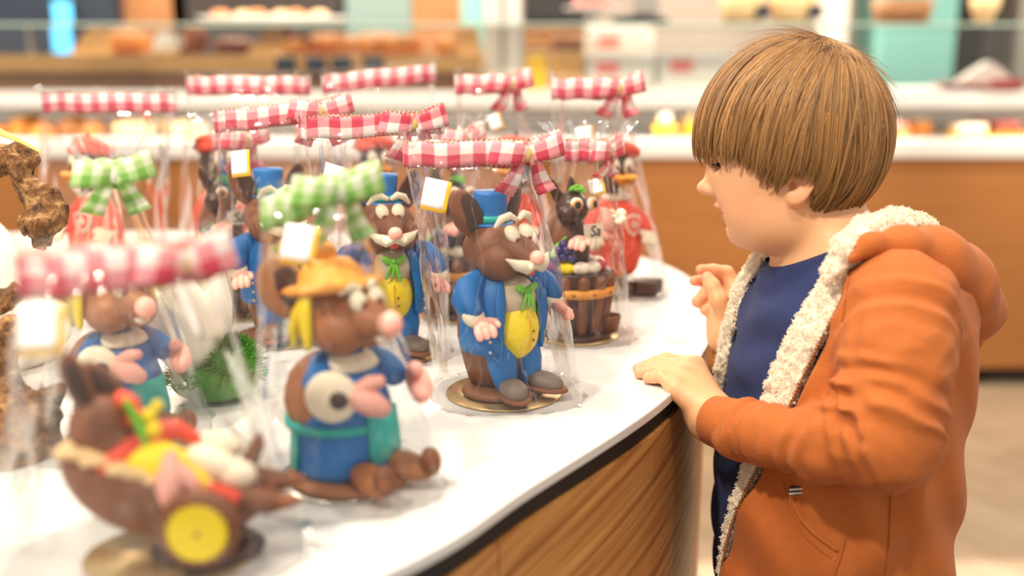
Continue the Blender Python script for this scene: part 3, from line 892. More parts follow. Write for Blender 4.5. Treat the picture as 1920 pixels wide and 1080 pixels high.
# ------------------------------------------------------------------ gentleman mouse
def gentleman_mouse(label, loc, rz, group):
    t = thing('chocolate_mouse', label, 'figurine', loc, rz, group, 0.97)
    board(t, 0.064)
    obj('chocolate_base', MB().lathe([(0, 0.0026), (0.046, 0.0026), (0.05, 0.006), (0.047, 0.0105), (0, 0.012)], seg=36, sy=0.86), M['choc'], t)
    obj('body', MB().lathe([(0.012, 0.010), (0.030, 0.014), (0.036, 0.035), (0.0425, 0.065), (0.0425, 0.09), (0.036, 0.118), (0.024, 0.14), (0, 0.147)], (0, 0.014, 0), 32), M['choc'], t)
    # coat open in front, its back of bare chocolate
    COATP = [(0.0435, 0.055), (0.0448, 0.064), (0.0438, 0.080), (0.0425, 0.1), (0.0385, 0.118), (0.030, 0.132), (0.022, 0.139)]
    coat = obj('coat', MB().lathe(COATP, (0, 0.004, 0), 18, a0=-54, a1=28, sx=1.05, sy=0.98).lathe(COATP, (0, 0.004, 0), 18, a0=152, a1=234, sx=1.05, sy=0.98), M['mz_blue'], t, solid=0.004)
    for s in (-1, 1):
        a = R(-90 + s * 41)
        ps = [(0.047 * math.cos(a) * 1.05 * w, 0.004 + 0.047 * math.sin(a) * w, z) for w, z in ((0.98, 0.075), (0.97, 0.095), (0.92, 0.112), (0.78, 0.128))]
        obj('lapel', MB().tube(ps, [0.003, 0.0065, 0.0075, 0.005], 10, flat=0.4), M['mz_blue'], coat)
        for k in range(3):
            b_ = R(-90 + s * 54)
            obj('button', MB().ell((0.0475 * math.cos(b_) * 1.05, 0.004 + 0.0475 * math.sin(b_), 0.060 + k * 0.0115), 0.0019, None, 8, 6), M['egg_white'], coat)
    vest = obj('waistcoat', MB().ell((0, -0.017, 0.078), (0.027, 0.0275, 0.034)), M['mz_yellow'], t)
    for z in (0.070, 0.080):
        obj('button', MB().ell((0.003, -0.0446, z), (0.0016, 0.0012, 0.0016), None, 8, 6), M['eye_brown'], vest)
    obj('placket', MB().tube([(-0.001, -0.0425, 0.060), (-0.001, -0.0452, 0.075), (-0.001, -0.0428, 0.096)], 0.0006, 6), M['mz_orange'], vest)
    obj('shirt', MB().ell((0, -0.010, 0.113), (0.028, 0.0285, 0.026)), M['mz_beige'], t)
    obj('bow_tie', MB().ell((-.008, -.037, .126), (.008, .004, .0045), (0, 25, 0), 12, 8).ell((.008, -.037, .126), (.008, .004, .0045), (0, -25, 0), 12, 8).ell((0, -.039, .125), .0035, None, 10, 7)
        .tube([(-.001, -.038, .124), (-.006, -.041, .114), (-.011, -.041, .104)], [.0022, .003, .0018], 8, flat=0.6)
        .tube([(.001, -.038, .124), (.004, -.042, .113), (.007, -.042, .101)], [.0022, .003, .0018], 8, flat=0.6)
        .tube([(0, -.038, .124), (-.001, -.042, .113), (-.003, -.042, .106)], [.002, .0022, .0014], 8, flat=0.6), M['mz_green'], t)
    for s in (-1, 1):
        sl = obj('sleeve', MB().tube([(s * .032, .006, .133), (s * .047, .003, .126), (s * .057, -.004, .116), (s * .0585, -.013, .107)], [.012, .0155, .0160, .0135], 16), M['mz_blue'], t)
        obj('cuff', MB().ell((s * .0585, -.0185, .1015), (.0140, .0075, .0125), (-38, 0, 0), 16, 10), M['mz_cream'], sl)
        hand(t, (s * .0560, -.030, .0945), (22, s * 10, s * 26), 1.05, mirror=-s)
        obj('trouser_leg', MB().tube([(s * .017, -.010, .066), (s * .0185, -.018, .040), (s * .018, -.023, .022)], [.0180, .0165, .0130], 16), M['mz_blue'], t)
        sh = obj('shoe', MB().ell((s * .023, -.041, .019), (.0150, .0225, .0105), (8, 0, s * 24), 18, 10), M['choc_grey'], t)
        obj('sole', MB().ell((s * .023, -.043, .0125), (.0175, .0265, .0045), (4, 0, s * 24), 18, 8), M['choc'], sh)
    # head, carried a little back
    HB = .008
    class _B(MB):
        def add(self, v, f, uv=None):
            v = np.asarray(v, float).reshape(-1, 3) + np.array((0, HB, 0))
            return MB.add(self, v, f, uv)
    hd = obj('head', _B().ell((0, .004, .163), (.038, .036, .0295)).ell((-.016, -.018, .153), (.0225, .024, .0215), (0, 0, 12)).ell((.016, -.018, .153), (.0225, .024, .0215), (0, 0, -12))
        .tube([(0, -.022, .164), (0, -.040, .163), (0, -.052, .159)], [.023, .0165, .0105], 18), M['choc'], t)
    for s in (-1, 1):
        e = obj('eye', _B().ell((s * .0096, -.0325, .1835), (.0082, .0062, .0108), (-40, s * 8, s * -8), 16, 10), M['mz_cream'], t)
        obj('pupil', _B().ell((s * .0086, -.0385, .1795), (.0038, .0024, .0044), (-40, 0, 0), 12, 8), M['eye_brown'], e)
        obj('eyebrow', _B().tube([(s * .003, -.030, .199), (s * .010, -.029, .203), (s * .019, -.026, .2), (s * .025, -.0235, .192)], [.0026, .0042, .0042, .0022], 10), M['mz_cream'], t)
        ear = obj('ear', _B().ell((s * .034, .014, .203), (.0165, .0045, .028), (8, s * 22, s * 30), 18, 12), M['choc'], t)
        obj('inner_ear', _B().ell((s * .0335 - s * .002, .0108, .2025), (.0135, .003, .0245), (8, s * 22, s * 30), 16, 10), M['choc_dark'], ear)
        obj('moustache', _B().tube([(0, -.057, .1545), (s * .010, -.056, .1515), (s * .020, -.051, .1545), (s * .030, -.046, .161)], [.0055, .0076, .0058, .001], 10), M['mz_cream'], t)
    obj('nose', _B().ell((0, -.060, .161), (.0088, .0085, .008), None, 14, 10), M['mz_pink'], t)
    obj('tongue', _B().ell((0, -.050, .1445), (.006, .006, .004), (-25, 0, 0), 12, 8), M['mz_red'], t)
    hat = obj('top_hat', _B().lathe([(0, .1885), (.024, .1885), (.0255, .1895), (.0245, .1912), (.0185, .192), (.0182, .205), (.0196, .2225), (.0185, .2252), (0, .226)], (0, .014, -.001), 28), M['mz_blue'], t)
    obj('hat_band', _B().lathe([(.0188, .1922), (.0208, .1925), (.0208, .1995), (.0188, .2)], (0, .014, -.001), 28), M['mz_teal'], hat)
    return t

# ------------------------------------------------------------------ lady mouse
def lady_mouse(label, loc, rz, group):
    t = thing('chocolate_lady_mouse', label, 'figurine', loc, rz, group, 1.0)
    board(t, 0.058, 'silver_card')
    obj('chocolate_base', MB().lathe([(0, 0.0026), (0.050, 0.0026), (0.054, 0.006), (0.050, 0.0105), (0, 0.0115)], (0, -.006, 0), 36, sy=1.0), M['choc_warm'], t)
    obj('dress', MB().lathe([(0, .011), (.042, .011), (.0455, .018), (.0445, .04), (.041, .065), (.034, .09), (.023, .108), (.016, .117), (0, .12)], seg=36), M['mz_blue'], t)
    obj('body', MB().ell((-.012, .010, .074), (.034, .034, .040)), M['choc_warm'], t)
    ap = obj('apron', MB().lathe([(.0468, .026), (.0456, .042), (.0428, .066)], (0, 0, 0), 20, a0=-105, a1=-45), M['mz_teal'], t, solid=0.0025)
    obj('waistband', MB().lathe([(.0435, .0525), (.0468, .053), (.0465, .0585), (.0430, .059)], (-.002, .003, 0), seg=36), M['mz_teal'], ap)
    obj('ribbon_end', MB().lathe([(.0466, .018), (.0452, .040), (.0432, .060)], seg=10, a0=148, a1=172), M['mz_teal'], ap, solid=0.002)
    obj('collar', MB().lathe([(.014, .116), (.026, .110), (.031, .103), (.029, .101), (.02, .107)], seg=24), M['mz_cream'], t)
    for s in (-1, 1):
        obj('sleeve', MB().tube([(s * .022, .0, .106), (s * .034, -.010, .096), (s * .036, -.024, .090)], [.010, .0135, .012], 14), M['mz_blue'], t)
        mitt(t, (s * .0310 + .008, -.050, .089), (16, s * 60, s * -16), 1.25, mirror=-s)
        ft = obj('foot', MB().ell((s * .020, -.053, .018), (.0135, .027, .0115), (6, 0, s * 14), 16, 10), M['choc_warm'], t)
        obj('toe', MB().ell((s * .026, -.077, .026), (.010, .0075, .0125), (-15, 0, 0), 12, 8), M['choc'], ft)
    # round basket held at her side
    bk = obj('basket', MB().ell((-.0385, -.0315, .089), (.0095, .0215, .0215), (0, 0, 38), 22, 14), M['mz_cream'], t)
    obj('opening', MB().ell((-.0412, -.0430, .089), (.0040, .0075, .0075), (0, 0, 38), 16, 10), M['choc_dark'], bk)
    # head, hat and plaits
    obj('head', MB().ell((0, .008, .145), (.034, .036, .028)).ell((-.014, -.014, .137), (.022, .025, .0215)).ell((.014, -.014, .137), (.022, .025, .0215))
        .tube([(0, -.020, .145), (0, -.040, .145), (0, -.053, .144)], [.0235, .0165, .0105], 18), M['choc_warm'], t)
    obj('nose', MB().ell((0, -.060, .146), (.0105, .0105, .0110), None, 14, 10), M['mz_pink'], t)
    obj('mouth', MB().ell((0, -.053, .1335), (.008, .007, .005), None, 12, 8), M['mz_cream'], t)
    for s in (-1, 1):
        e = obj('eye', MB().ell((s * .0095, -.034, .162), (.008, .007, .0095), (-25, 0, 0), 14, 9), M['mz_cream'], t)
        obj('pupil', MB().ell((s * .0085, -.0395, .1605), (.0042, .003, .005), (-25, 0, 0), 10, 7), M['eye_brown'], e)
        obj('eyebrow', MB().tube([(s * .004, -.031, .172), (s * .011, -.029, .174), (s * .019, -.024, .169)], [.002, .0034, .002], 8), M['mz_cream'], t)
        ear = obj('ear', MB().ell((s * .030, .036, .166), (.020, .006, .027), (-14, s * 30, s * 38), 16, 10), M['choc_warm'], t)
        obj('inner_ear', MB().ell((s * .0295, .0325, .167), (.0155, .004, .0215), (-14, s * 30, s * 38), 14, 8), M['choc_dark'], ear)
        obj('plait', MB().tube([(s * .031, .002, .166), (s * .0375, -.001, .152), (s * .040, -.005, .138), (s * .0405, -.007, .126)], [.0035, .0055, .005, .003], 10)
            .tube([(s * .031, .004, .166), (s * .0375, .007, .152), (s * .0395, .011, .138), (s * .039, .012, .125)], [.0035, .0055, .005, .003], 10), M['mz_yellow'], t)
    hat = obj('straw_hat', MB().lathe([(0, -.001), (.038, -.002), (.0425, .001), (.038, .0045), (.028, .006), (.026, .014), (.018, .023), (0, .026)], (0, .010, .1665), 32, rot=(-8, 0, 0)), M['mz_orange'], t)
    obj('bobble', MB().ell((0, .016, .1955), (.0095, .0095, .009), None, 14, 9), M['mz_orange'], hat)
    return t

# ------------------------------------------------------------------ rabbit standing in a chocolate flower tub
def rabbit_tub(label, loc, rz, group):
    t = thing('chocolate_tub_with_rabbit', label, 'figurine', loc, rz, group, 1.0)
    board(t, 0.056, 'gold_card')
    obj('foot_plate', MB().lathe([(0, .0026), (.048, .0026), (.05, .006), (.046, .0085), (0, .0085)], seg=36), M['choc_dark'], t)
    tub = obj('tub', MB().lathe([(0, .009), (.033, .009), (.036, .02), (.0415, .052), (.0455, .083), (.047, .088), (.044, .0895), (.041, .083), (0, .080)], seg=40), M['choc_dark'], t)
    for k in range(12):
        a = k * 30 + 15
        ca, sa = math.cos(R(a)), math.sin(R(a))
        obj('stave', MB().tube([(.0365 * ca, .0365 * sa, .0145), (.0418 * ca, .0418 * sa, .05), (.0452 * ca, .0452 * sa, .079)], [.0065, .008, .0085], 8, flat=0.9), M['choc'], tub)
    belt = obj('belt', MB().lathe([(.0452, .0585), (.0515, .059), (.0528, .0695), (.0465, .07)], seg=40), M['mz_orange'], t)
    for k in range(12):
        a = k * 30; ca, sa = math.cos(R(a)), math.sin(R(a))
        obj('rivet', MB().ell((.0522 * ca, .0522 * sa, .0642), .0019, None, 8, 6), M['eye_brown'], belt)
    cols = ['egg_white', 'egg_red', 'egg_white', 'egg_white', 'egg_red', 'mz_yellow', 'egg_white', 'egg_red', 'mz_yellow', 'egg_white']
    for k, a in enumerate(np.linspace(-75, 255, 10)):
        ca, sa = math.cos(R(a)), math.sin(R(a))
        obj('egg', MB().ell((.031 * ca, .031 * sa, .0945), (.0125, .0092, .0092), (0, 0, a + 80), 14, 9), M[cols[k]], t)
    gp = obj('grapes', MB().ell((-.030, -.022, .110), .0065, None, 10, 7).ell((-.021, -.026, .109), .0065, None, 10, 7).ell((-.038, -.015, .108), .0065, None, 10, 7)
        .ell((-.027, -.026, .119), .0062, None, 10, 7).ell((-.035, -.019, .119), .006, None, 10, 7).ell((-.020, -.025, .118), .006, None, 10, 7).ell((-.029, -.019, .126), .0058, None, 10, 7), M['mz_purple'], t)
    obj('stem', MB().tube([(-.044, -.018, .112), (-.036, -.016, .124), (-.024, -.017, .134)], [.003, .0026, .0016], 8), M['mz_green'], gp)
    # rabbit
    obj('body', MB().lathe([(0, .084), (.021, .086), (.0265, .105), (.0265, .125), (.019, .148), (.012, .158), (0, .16)], (-.006, .008, 0), 28), M['choc_dark'], t)
    obj('back', MB().ell((-.016, .010, .126), (.0235, .024, .037)), M['choc'], t)
    obj('head', MB().ell((-.006, .002, .168), (.0215, .0215, .022)).ell((-.019, -.012, .163), (.014, .0135, .013)), M['choc_dark'], t)
    for s in (-1, 1):
        obj('ear', MB().tube([(s * .010 - .012, .010, .182), (s * .014 - .016, .012, .198), (s * .015 - .018, .012, .206)], [.0075, .006, .0015], 10, flat=0.6), M['choc_dark'], t)
        e = obj('eye', MB().ell((s * .011 + .002, -.0165, .175), (.0085, .006, .009), (0, 0, s * 20), 14, 10), M['egg_white'], t)
        obj('iris', MB().ell((s * .012 + .002, -.0205, .1745), (.0062, .003, .0066), (0, 0, s * 20), 12, 8), M['mz_orange'], e)
        obj('pupil', MB().ell((s * .0125 + .002, -.0225, .1745), (.0042, .002, .0048), (0, 0, s * 20), 10, 7), M['black'], e)
    hand(t, (-.012, -.031, .131), (10, 10, -40), 1.0)
    hand(t, (.026, -.018, .138), (10, 10, 30), 1.0)
    lt = MB(); rnd = random.Random(3)
    for k in range(12):
        a = rnd.uniform(0, 6.28); r_ = rnd.uniform(0, .009)
        lt.ell((-.002 + r_ * math.cos(a), -.002 + r_ * math.sin(a), .192 + rnd.uniform(-.002, .003)), (.007, .005, .0022), (rnd.uniform(-40, 40), rnd.uniform(-40, 40), rnd.uniform(0, 180)), 8, 6)
    obj('lettuce_hat', lt, M['mz_green'], t)
    # paper cone of blossom
    cone = obj('paper_cone', MB().lathe([(.002, 0), (.010, .018), (.0185, .036)], (.014, -.024, .132), 20, rot=(-6, 46, 0)), M['mz_pink'], t, solid=0.0012)
    bl = MB()
    for k in range(9):
        a = k * .75
        bl.ell((.042 + .007 * math.cos(a), -.027 + .009 * math.sin(a), .158 + .005 * math.cos(a * 2)), (.0065, .0065, .005), None, 9, 6)
    obj('blossom', bl, M['mz_cream'], cone)
    sg = obj('sign', MB().box((.008, -.0325, .142), (.030, .0016, .019), (-8, 0, 8)), M['egg_white'], t, smooth=False)
    me = text_mesh('Sa', 0.019, 0.0003, 0.25)
    me.materials.append(M['black'])
    o = bpy.data.objects.new('lettering', me); COL.objects.link(o); o.parent = sg
    o.location = (.0085, -.0339, .142); o.rotation_euler = (R(82), 0, R(8))
    # little cup at the side
    cup = obj('cup', MB().lathe([(0, .009), (.011, .009), (.014, .026), (.0145, .030), (.012, .030), (.011, .022), (0, .02)], (.036, -.028, 0), 18), M['choc'], t)
    return t

# ------------------------------------------------------------------ duck in a red tunic
def red_duck(label, loc, rz, group):
    t = thing('chocolate_duck', label, 'figurine', loc, rz, group, 1.0)
    board(t, 0.060, 'silver_card', cx=.016)
    for i, (x, y, a, sx) in enumerate(((-.022, -.026, 12, 1), (.024, -.026, -14, 1), (.0, .004, 0, 1.3), (.034, -.010, 30, .8))):
        obj('chocolate_block', MB().box((x + .018, y, .013), (.034 * sx, .042, .021), (6 * (-1) ** i, 5, a)), M['choc_dark'], t, smooth=False, bevel=0.003)
    for s in (-1, 1):
        obj('leg', MB().tube([(s * .013, .002, .020), (s * .013, .002, .05)], [.0085, .009], 12), M['choc_dark'], t)
    tn = obj('tunic', MB().lathe([(.030, .034), (.036, .042), (.041, .066), (.0425, .092), (.037, .12), (.026, .14), (.016, .15), (0, .152)], seg=32, sy=.9), M['mz_red'], t, solid=0.002)
    sh = [(-.0135, .013), (0, .0165), (.0135, .013), (.0125, -.003), (.006, -.0125), (0, -.0165), (-.006, -.0125), (-.0125, -.003)]
    sd = obj('shield', MB().prism(sh, 0, .0035, (.013, -.0375, .112), (80, 0, 16)), M['egg_white'], t, smooth=False)
    obj('field', MB().prism([(x * .76, y * .76) for x, y in sh], 0.0035, .0052, (.013, -.0375, .112), (80, 0, 16)), M['mz_red'], sd, smooth=False)
    obj('cross', MB().box((.0147, -.0435, .1136), (.0105, .0018, .0035), (-10, 0, 16)).box((.0147, -.0435, .1136), (.0035, .0018, .0105), (-10, 0, 16)), M['egg_white'], sd, smooth=False)
    obj('collar', MB().lathe([(.013, .146), (.022, .147), (.0225, .152), (.014, .156)], seg=24), M['mz_cream'], t)
    for s in (-1, 1):
        obj('sleeve', MB().tube([(s * .028, 0, .128), (s * .041, -.008, .112), (s * .044, -.018, .1)], [.010, .012, .010], 12), M['mz_red'], t)
        hand(t, (s * .045, -.025, .093), (20, s * 20, 0), 1.15, 'glove', 'mz_cream', -s)
    obj('neck', MB().tube([(0, .0, .145), (0, 0, .175)], [.014, .018], 16), M['choc_dark'], t)
    obj('head', MB().ell((0, 0, .192), (.027, .027, .028)).ell((-.014, -.012, .182), (.014, .015, .014)).ell((.014, -.012, .182), (.014, .015, .014)), M['choc_dark'], t)
    for s in (-1, 1):
        e = obj('eye', MB().ell((s * .0105, -.0235, .198), (.0078, .0055, .0135), (-8, s * 8, s * 10), 14, 10), M['egg_white'], t)
        obj('pupil', MB().ell((s * .010, -.0282, .1945), (.0045, .0026, .007), (-8, 0, s * 10), 12, 8), M['eye_brown'], e)
    obj('bill', MB().ell((0, -.037, .183), (.0175, .0165, .004), (-8, 0, 0), 18, 8).ell((-.009, -.036, .182), (.0105, .0145, .0055), (-10, 12, 0), 12, 8).ell((.009, -.036, .182), (.0105, .0145, .0055), (-10, -12, 0), 12, 8)
        .ell((0, -.033, .176), (.012, .012, .0035), (12, 0, 0), 14, 8), M['mz_orange'], t)
    obj('bib', MB().box((-.0035, -.030, .1635), (.0062, .005, .014)).box((.0035, -.030, .1635), (.0062, .005, .014)), M['egg_white'], t, smooth=False, bevel=.0015)
    bt = obj('beret', MB().ell((.004, .004, .222), (.0345, .032, .0135), (-8, 12, 0), 24, 12).ell((-.010, .002, .221), (.024, .026, .012), (0, -14, 0), 18, 10), M['mz_red'], t)
    obj('stalk', MB().tube([(0, .004, .232), (-.003, .004, .242)], [.003, .002], 8), M['choc_dark'], bt)
    obj('crest', MB().tube([(-.018, .008, .206), (-.028, .006, .217), (-.034, .004, .228)], [.006, .005, .0012], 8, flat=.5).tube([(-.012, .010, .206), (-.026, .010, .213), (-.037, .010, .219)], [.006, .005, .0012], 8, flat=.5), M['choc_dark'], t)
    return t

# ------------------------------------------------------------------ wheelbarrow with a rabbit lying in it (front left)
def wheelbarrow(loc, rz):
    t = thing('chocolate_wheelbarrow', 'chocolate wheelbarrow with a yellow wheel, nearest figure at the front left', 'figurine', loc, rz, None, .86)
    board(t, 0.072, 'gold_card', 0.8)
    obj('base_slab', MB().lathe([(0, .0026), (.044, .0026), (.048, .008), (.044, .0125), (0, .014)], (.030, -.004, 0), 30, sy=.72), M['choc_dark'], t)
    obj('stand', MB().ell((.016, 0, .024), (.026, .018, .016)).ell((.046, -.004, .020), (.018, .016, .014)), M['choc_dark'], t)
    # hollow half egg
    mb = MB(); n1, n2 = 14, 36
    def shell(s, dz):
        vs = []
        for i in range(n1 + 1):
            a = PI / 2 * i / n1
            for j in range(n2):
                b_ = 2 * PI * j / n2
                k = 1.0 + 0.10 * math.cos(b_)
                vs.append((.089 * s * math.cos(a) * math.cos(b_) * k, .043 * s * math.cos(a) * math.sin(b_), dz - .064 * s * math.sin(a)))
        return vs
    v1, v2 = shell(1, 0), shell(.92, 0)
    f = []
    for base, rev in ((0, False), (len(v1), True)):
        for i in range(n1):
            for j in range(n2):
                q = (base + i * n2 + j, base + (i + 1) * n2 + j, base + (i + 1) * n2 + (j + 1) % n2, base + i * n2 + (j + 1) % n2)
                f.append(q[::-1] if rev else q)
    for j in range(n2):
        f.append((j, (j + 1) % n2, len(v1) + (j + 1) % n2, len(v1) + j))
    v = np.array(v1 + v2) @ rotm((0, 16, 0)).T + np.array((-.006, .004, .082))
    tub = obj('tub', mb.add(v, f), M['choc'], t)
    for s in (-1, 1):
        obj('handle', MB().tube([(.052, s * .018, .060), (.085, s * .021, .053), (.108, s * .022, .054)], [.013, .0105, .0035], 12), M['choc'], t)
    wh = obj('wheel', MB().lathe([(0, -.007), (.029, -.007), (.0325, -.003), (.0325, .003), (.029, .007), (0, .007)], (.034, -.048, .0455), 36, rot=(90, 0, 0)), M['choc'], t)
    out_ = []
    for k in range(72):
        a = 2 * PI * k / 72; r_ = .0228 + .0016 * math.cos(a * 18)
        out_.append((r_ * math.cos(a), r_ * math.sin(a)))
    obj('rosette', MB().prism(out_, 0.007, .0105, (.034, -.048, .0455), (90, 0, 0)), M['mz_yellow'], wh, smooth=False)
    obj('hub', MB().ell((.034, -.0588, .0455), (.0022, .0012, .0022), None, 10, 6), M['eye_brown'], wh)
    obj('axle', MB().tube([(.034, -.052, .0455), (.034, .044, .0455)], .005, 10), M['choc_dark'], t)
    cr = MB(); rnd = random.Random(5)
    for k in range(60):
        x = rnd.uniform(-.074, .040); y = -.041 * math.sqrt(max(0, 1 - ((x + .012) / .092) ** 2)) + rnd.uniform(.004, .015)
        cr.ell((x, y, .0845 - (x + .006) * .287 + rnd.uniform(-.001, .004)), (rnd.uniform(.005, .008), .005, .0045), (rnd.uniform(-30, 30), rnd.uniform(-30, 30), 0), 7, 5)
    c_ = obj('nut_brittle', cr, M['crumb'], t); c_['kind'] = 'stuff'
    return t

def barrow_rabbit(loc, rz):
    t = thing('chocolate_rabbit', 'brown chocolate rabbit in a red scarf lying in the chocolate wheelbarrow', 'figurine', (loc[0], loc[1], loc[2] - .008), rz, None, .86)
    obj('head', MB().ell((-.048, .004, .121), (.028, .026, .031), (0, -12, 0)).ell((-.038, -.004, .112), (.021, .021, .018)), M['choc'], t)
    for s, (x, z, a) in ((-1, (-.062, .166, -16)), (1, (-.046, .156, -34))):
        ear = obj('ear', MB().ell((x, .004 + s * .010, z), (.0105, .0055, .027), (0, a, 20), 14, 10), M['choc'], t)
        obj('inner_ear', MB().ell((x + .001, .004 + s * .010 - .004, z), (.0075, .0025, .021), (0, a, 20), 12, 8), M['choc_dark'], ear)
    obj('scarf', MB().tube([(-.058, -.022, .101), (-.040, -.028, .101), (-.022, -.018, .112), (-.006, -.004, .121), (.010, .006, .119), (.024, .004, .112)], [.006, .008, .009, .009, .008, .005], 12), M['mz_red'], t)
    obj('knot', MB().ell((-.018, -.006, .134), (.010, .008, .008)).ell((-.026, .0, .146), (.012, .007, .007), (0, 40, 0)), M['mz_red'], t)
    obj('leaf', MB().tube([(-.024, -.010, .148), (-.015, -.016, .134), (-.010, -.018, .116)], [.004, .006, .004], 10, flat=.6), M['mz_green'], t)
    obj('flower', MB().ell((-.006, -.012, .138), .0065, None, 10, 7).ell((-.004, -.014, .127), .0068, None, 10, 7).ell((.000, -.012, .146), .005, None, 10, 7), M['mz_yellow'], t)
    obj('jacket', MB().ell((-.004, -.012, .094), (.031, .024, .022), (0, 24, 0)).ell((.026, -.022, .082), (.018, .014, .013), (0, 28, 0)), M['mz_yellow'], t)
    mitt(t, (.014, -.036, .095), (60, 0, 20), 1.25)
    obj('trousers', MB().ell((.036, -.002, .083), (.028, .020, .016), (0, 18, 0)), M['choc_dark'], t)
    obj('shoe', MB().ell((.042, -.012, .095), (.026, .013, .0125), (0, 22, -12), 16, 10).ell((.060, -.016, .086), (.016, .013, .012), None, 14, 9), M['mz_cream'], t)
    obj('second_shoe', MB().ell((.038, .014, .100), (.024, .012, .012), (0, 14, 10), 16, 10), M['mz_cream'], t)
    obj('patch', MB().box((.050, -.036, .073), (.026, .012, .022), (0, 24, -8)), M['mz_red'], t, smooth=False, bevel=.003)
    obj('tail', MB().tube([(.066, .012, .086), (.074, .012, .102), (.076, .012, .112)], [.008, .006, .001], 10), M['choc'], t)
    return t
# ------------------------------------------------------------------ cellophane, ribbon and label materials
def film_mat():
    m, nt, b, out = nmat('cellophane')
    nt.nodes.remove(b)
    tc = N(nt, 'ShaderNodeTexCoord')
    vo = N(nt, 'ShaderNodeTexVoronoi', feature='DISTANCE_TO_EDGE', i_Scale=26.0)
    no = N(nt, 'ShaderNodeTexNoise', i_Scale=38.0, i_Detail=3.0, i_Distortion=1.2)
    mpv = N(nt, 'ShaderNodeMapping'); mpv.inputs['Scale'].default_value = (1.0, 1.0, 0.30)
    nt.links.new(tc.outputs['Object'], mpv.inputs[0])
    nt.links.new(mpv.outputs[0], no.inputs['Vector'])
    mxv = N(nt, 'ShaderNodeMix', data_type='RGBA'); mxv.inputs['Factor'].default_value = 0.05
    nt.links.new(mpv.outputs[0], mxv.inputs['A']); nt.links.new(no.outputs['Color'], mxv.inputs['B'])
    nt.links.new(mxv.outputs['Result'], vo.inputs['Vector'])
    mul = N(nt, 'ShaderNodeMath', operation='MULTIPLY_ADD'); mul.inputs[1].default_value = 0.5
    nt.links.new(vo.outputs['Distance'], mul.inputs[0]); nt.links.new(no.outputs['Fac'], mul.inputs[2])
    bp = N(nt, 'ShaderNodeBump', i_Strength=0.28, i_Distance=0.004)
    nt.links.new(mul.outputs[0], bp.inputs['Height'])
    t = N(nt, 'ShaderNodeBsdfTransparent'); t.inputs[0].default_value = (0.995, 0.993, 0.99, 1)
    g = N(nt, 'ShaderNodeBsdfGlossy'); g.inputs['Roughness'].default_value = 0.05
    g.inputs['Color'].default_value = (1, 1, 1, 1)
    nt.links.new(bp.outputs[0], g.inputs['Normal'])
    lw = N(nt, 'ShaderNodeFresnel', i_IOR=1.5)
    mr = N(nt, 'ShaderNodeMath', operation='MULTIPLY_ADD', use_clamp=True); mr.inputs[1].default_value = 0.46; mr.inputs[2].default_value = 0.012
    nt.links.new(lw.outputs[0], mr.inputs[0])
    mx = N(nt, 'ShaderNodeMixShader')
    nt.links.new(mr.outputs[0], mx.inputs[0]); nt.links.new(t.outputs[0], mx.inputs[1]); nt.links.new(g.outputs[0], mx.inputs[2])
    # plastic's haze and crease whitening, raised to imitate the reflected veil and glare
    v2 = N(nt, 'ShaderNodeTexVoronoi', feature='DISTANCE_TO_EDGE', i_Scale=17.0)
    nt.links.new(mxv.outputs['Result'], v2.inputs['Vector'])
    cm = N(nt, 'ShaderNodeMapRange', clamp=True); cm.inputs['From Min'].default_value = 0.0; cm.inputs['From Max'].default_value = 0.022
    cm.inputs['To Min'].default_value = 0.15; cm.inputs['To Max'].default_value = 0.009
    nt.links.new(v2.outputs['Distance'], cm.inputs['Value'])
    df = N(nt, 'ShaderNodeBsdfTranslucent'); df.inputs[0].default_value = (0.95, 0.93, 0.9, 1)
    mh = N(nt, 'ShaderNodeMixShader'); nt.links.new(cm.outputs[0], mh.inputs[0])
    d2 = N(nt, 'ShaderNodeBsdfDiffuse'); d2.inputs[0].default_value = (0.96, 0.95, 0.93, 1)
    md = N(nt, 'ShaderNodeMixShader'); md.inputs[0].default_value = 0.5
    nt.links.new(df.outputs[0], md.inputs[1]); nt.links.new(d2.outputs[0], md.inputs[2])
    nt.links.new(mx.outputs[0], mh.inputs[1]); nt.links.new(md.outputs[0], mh.inputs[2])
    nt.links.new(mh.outputs[0], out.inputs[0])
    return m
M['film'] = film_mat()

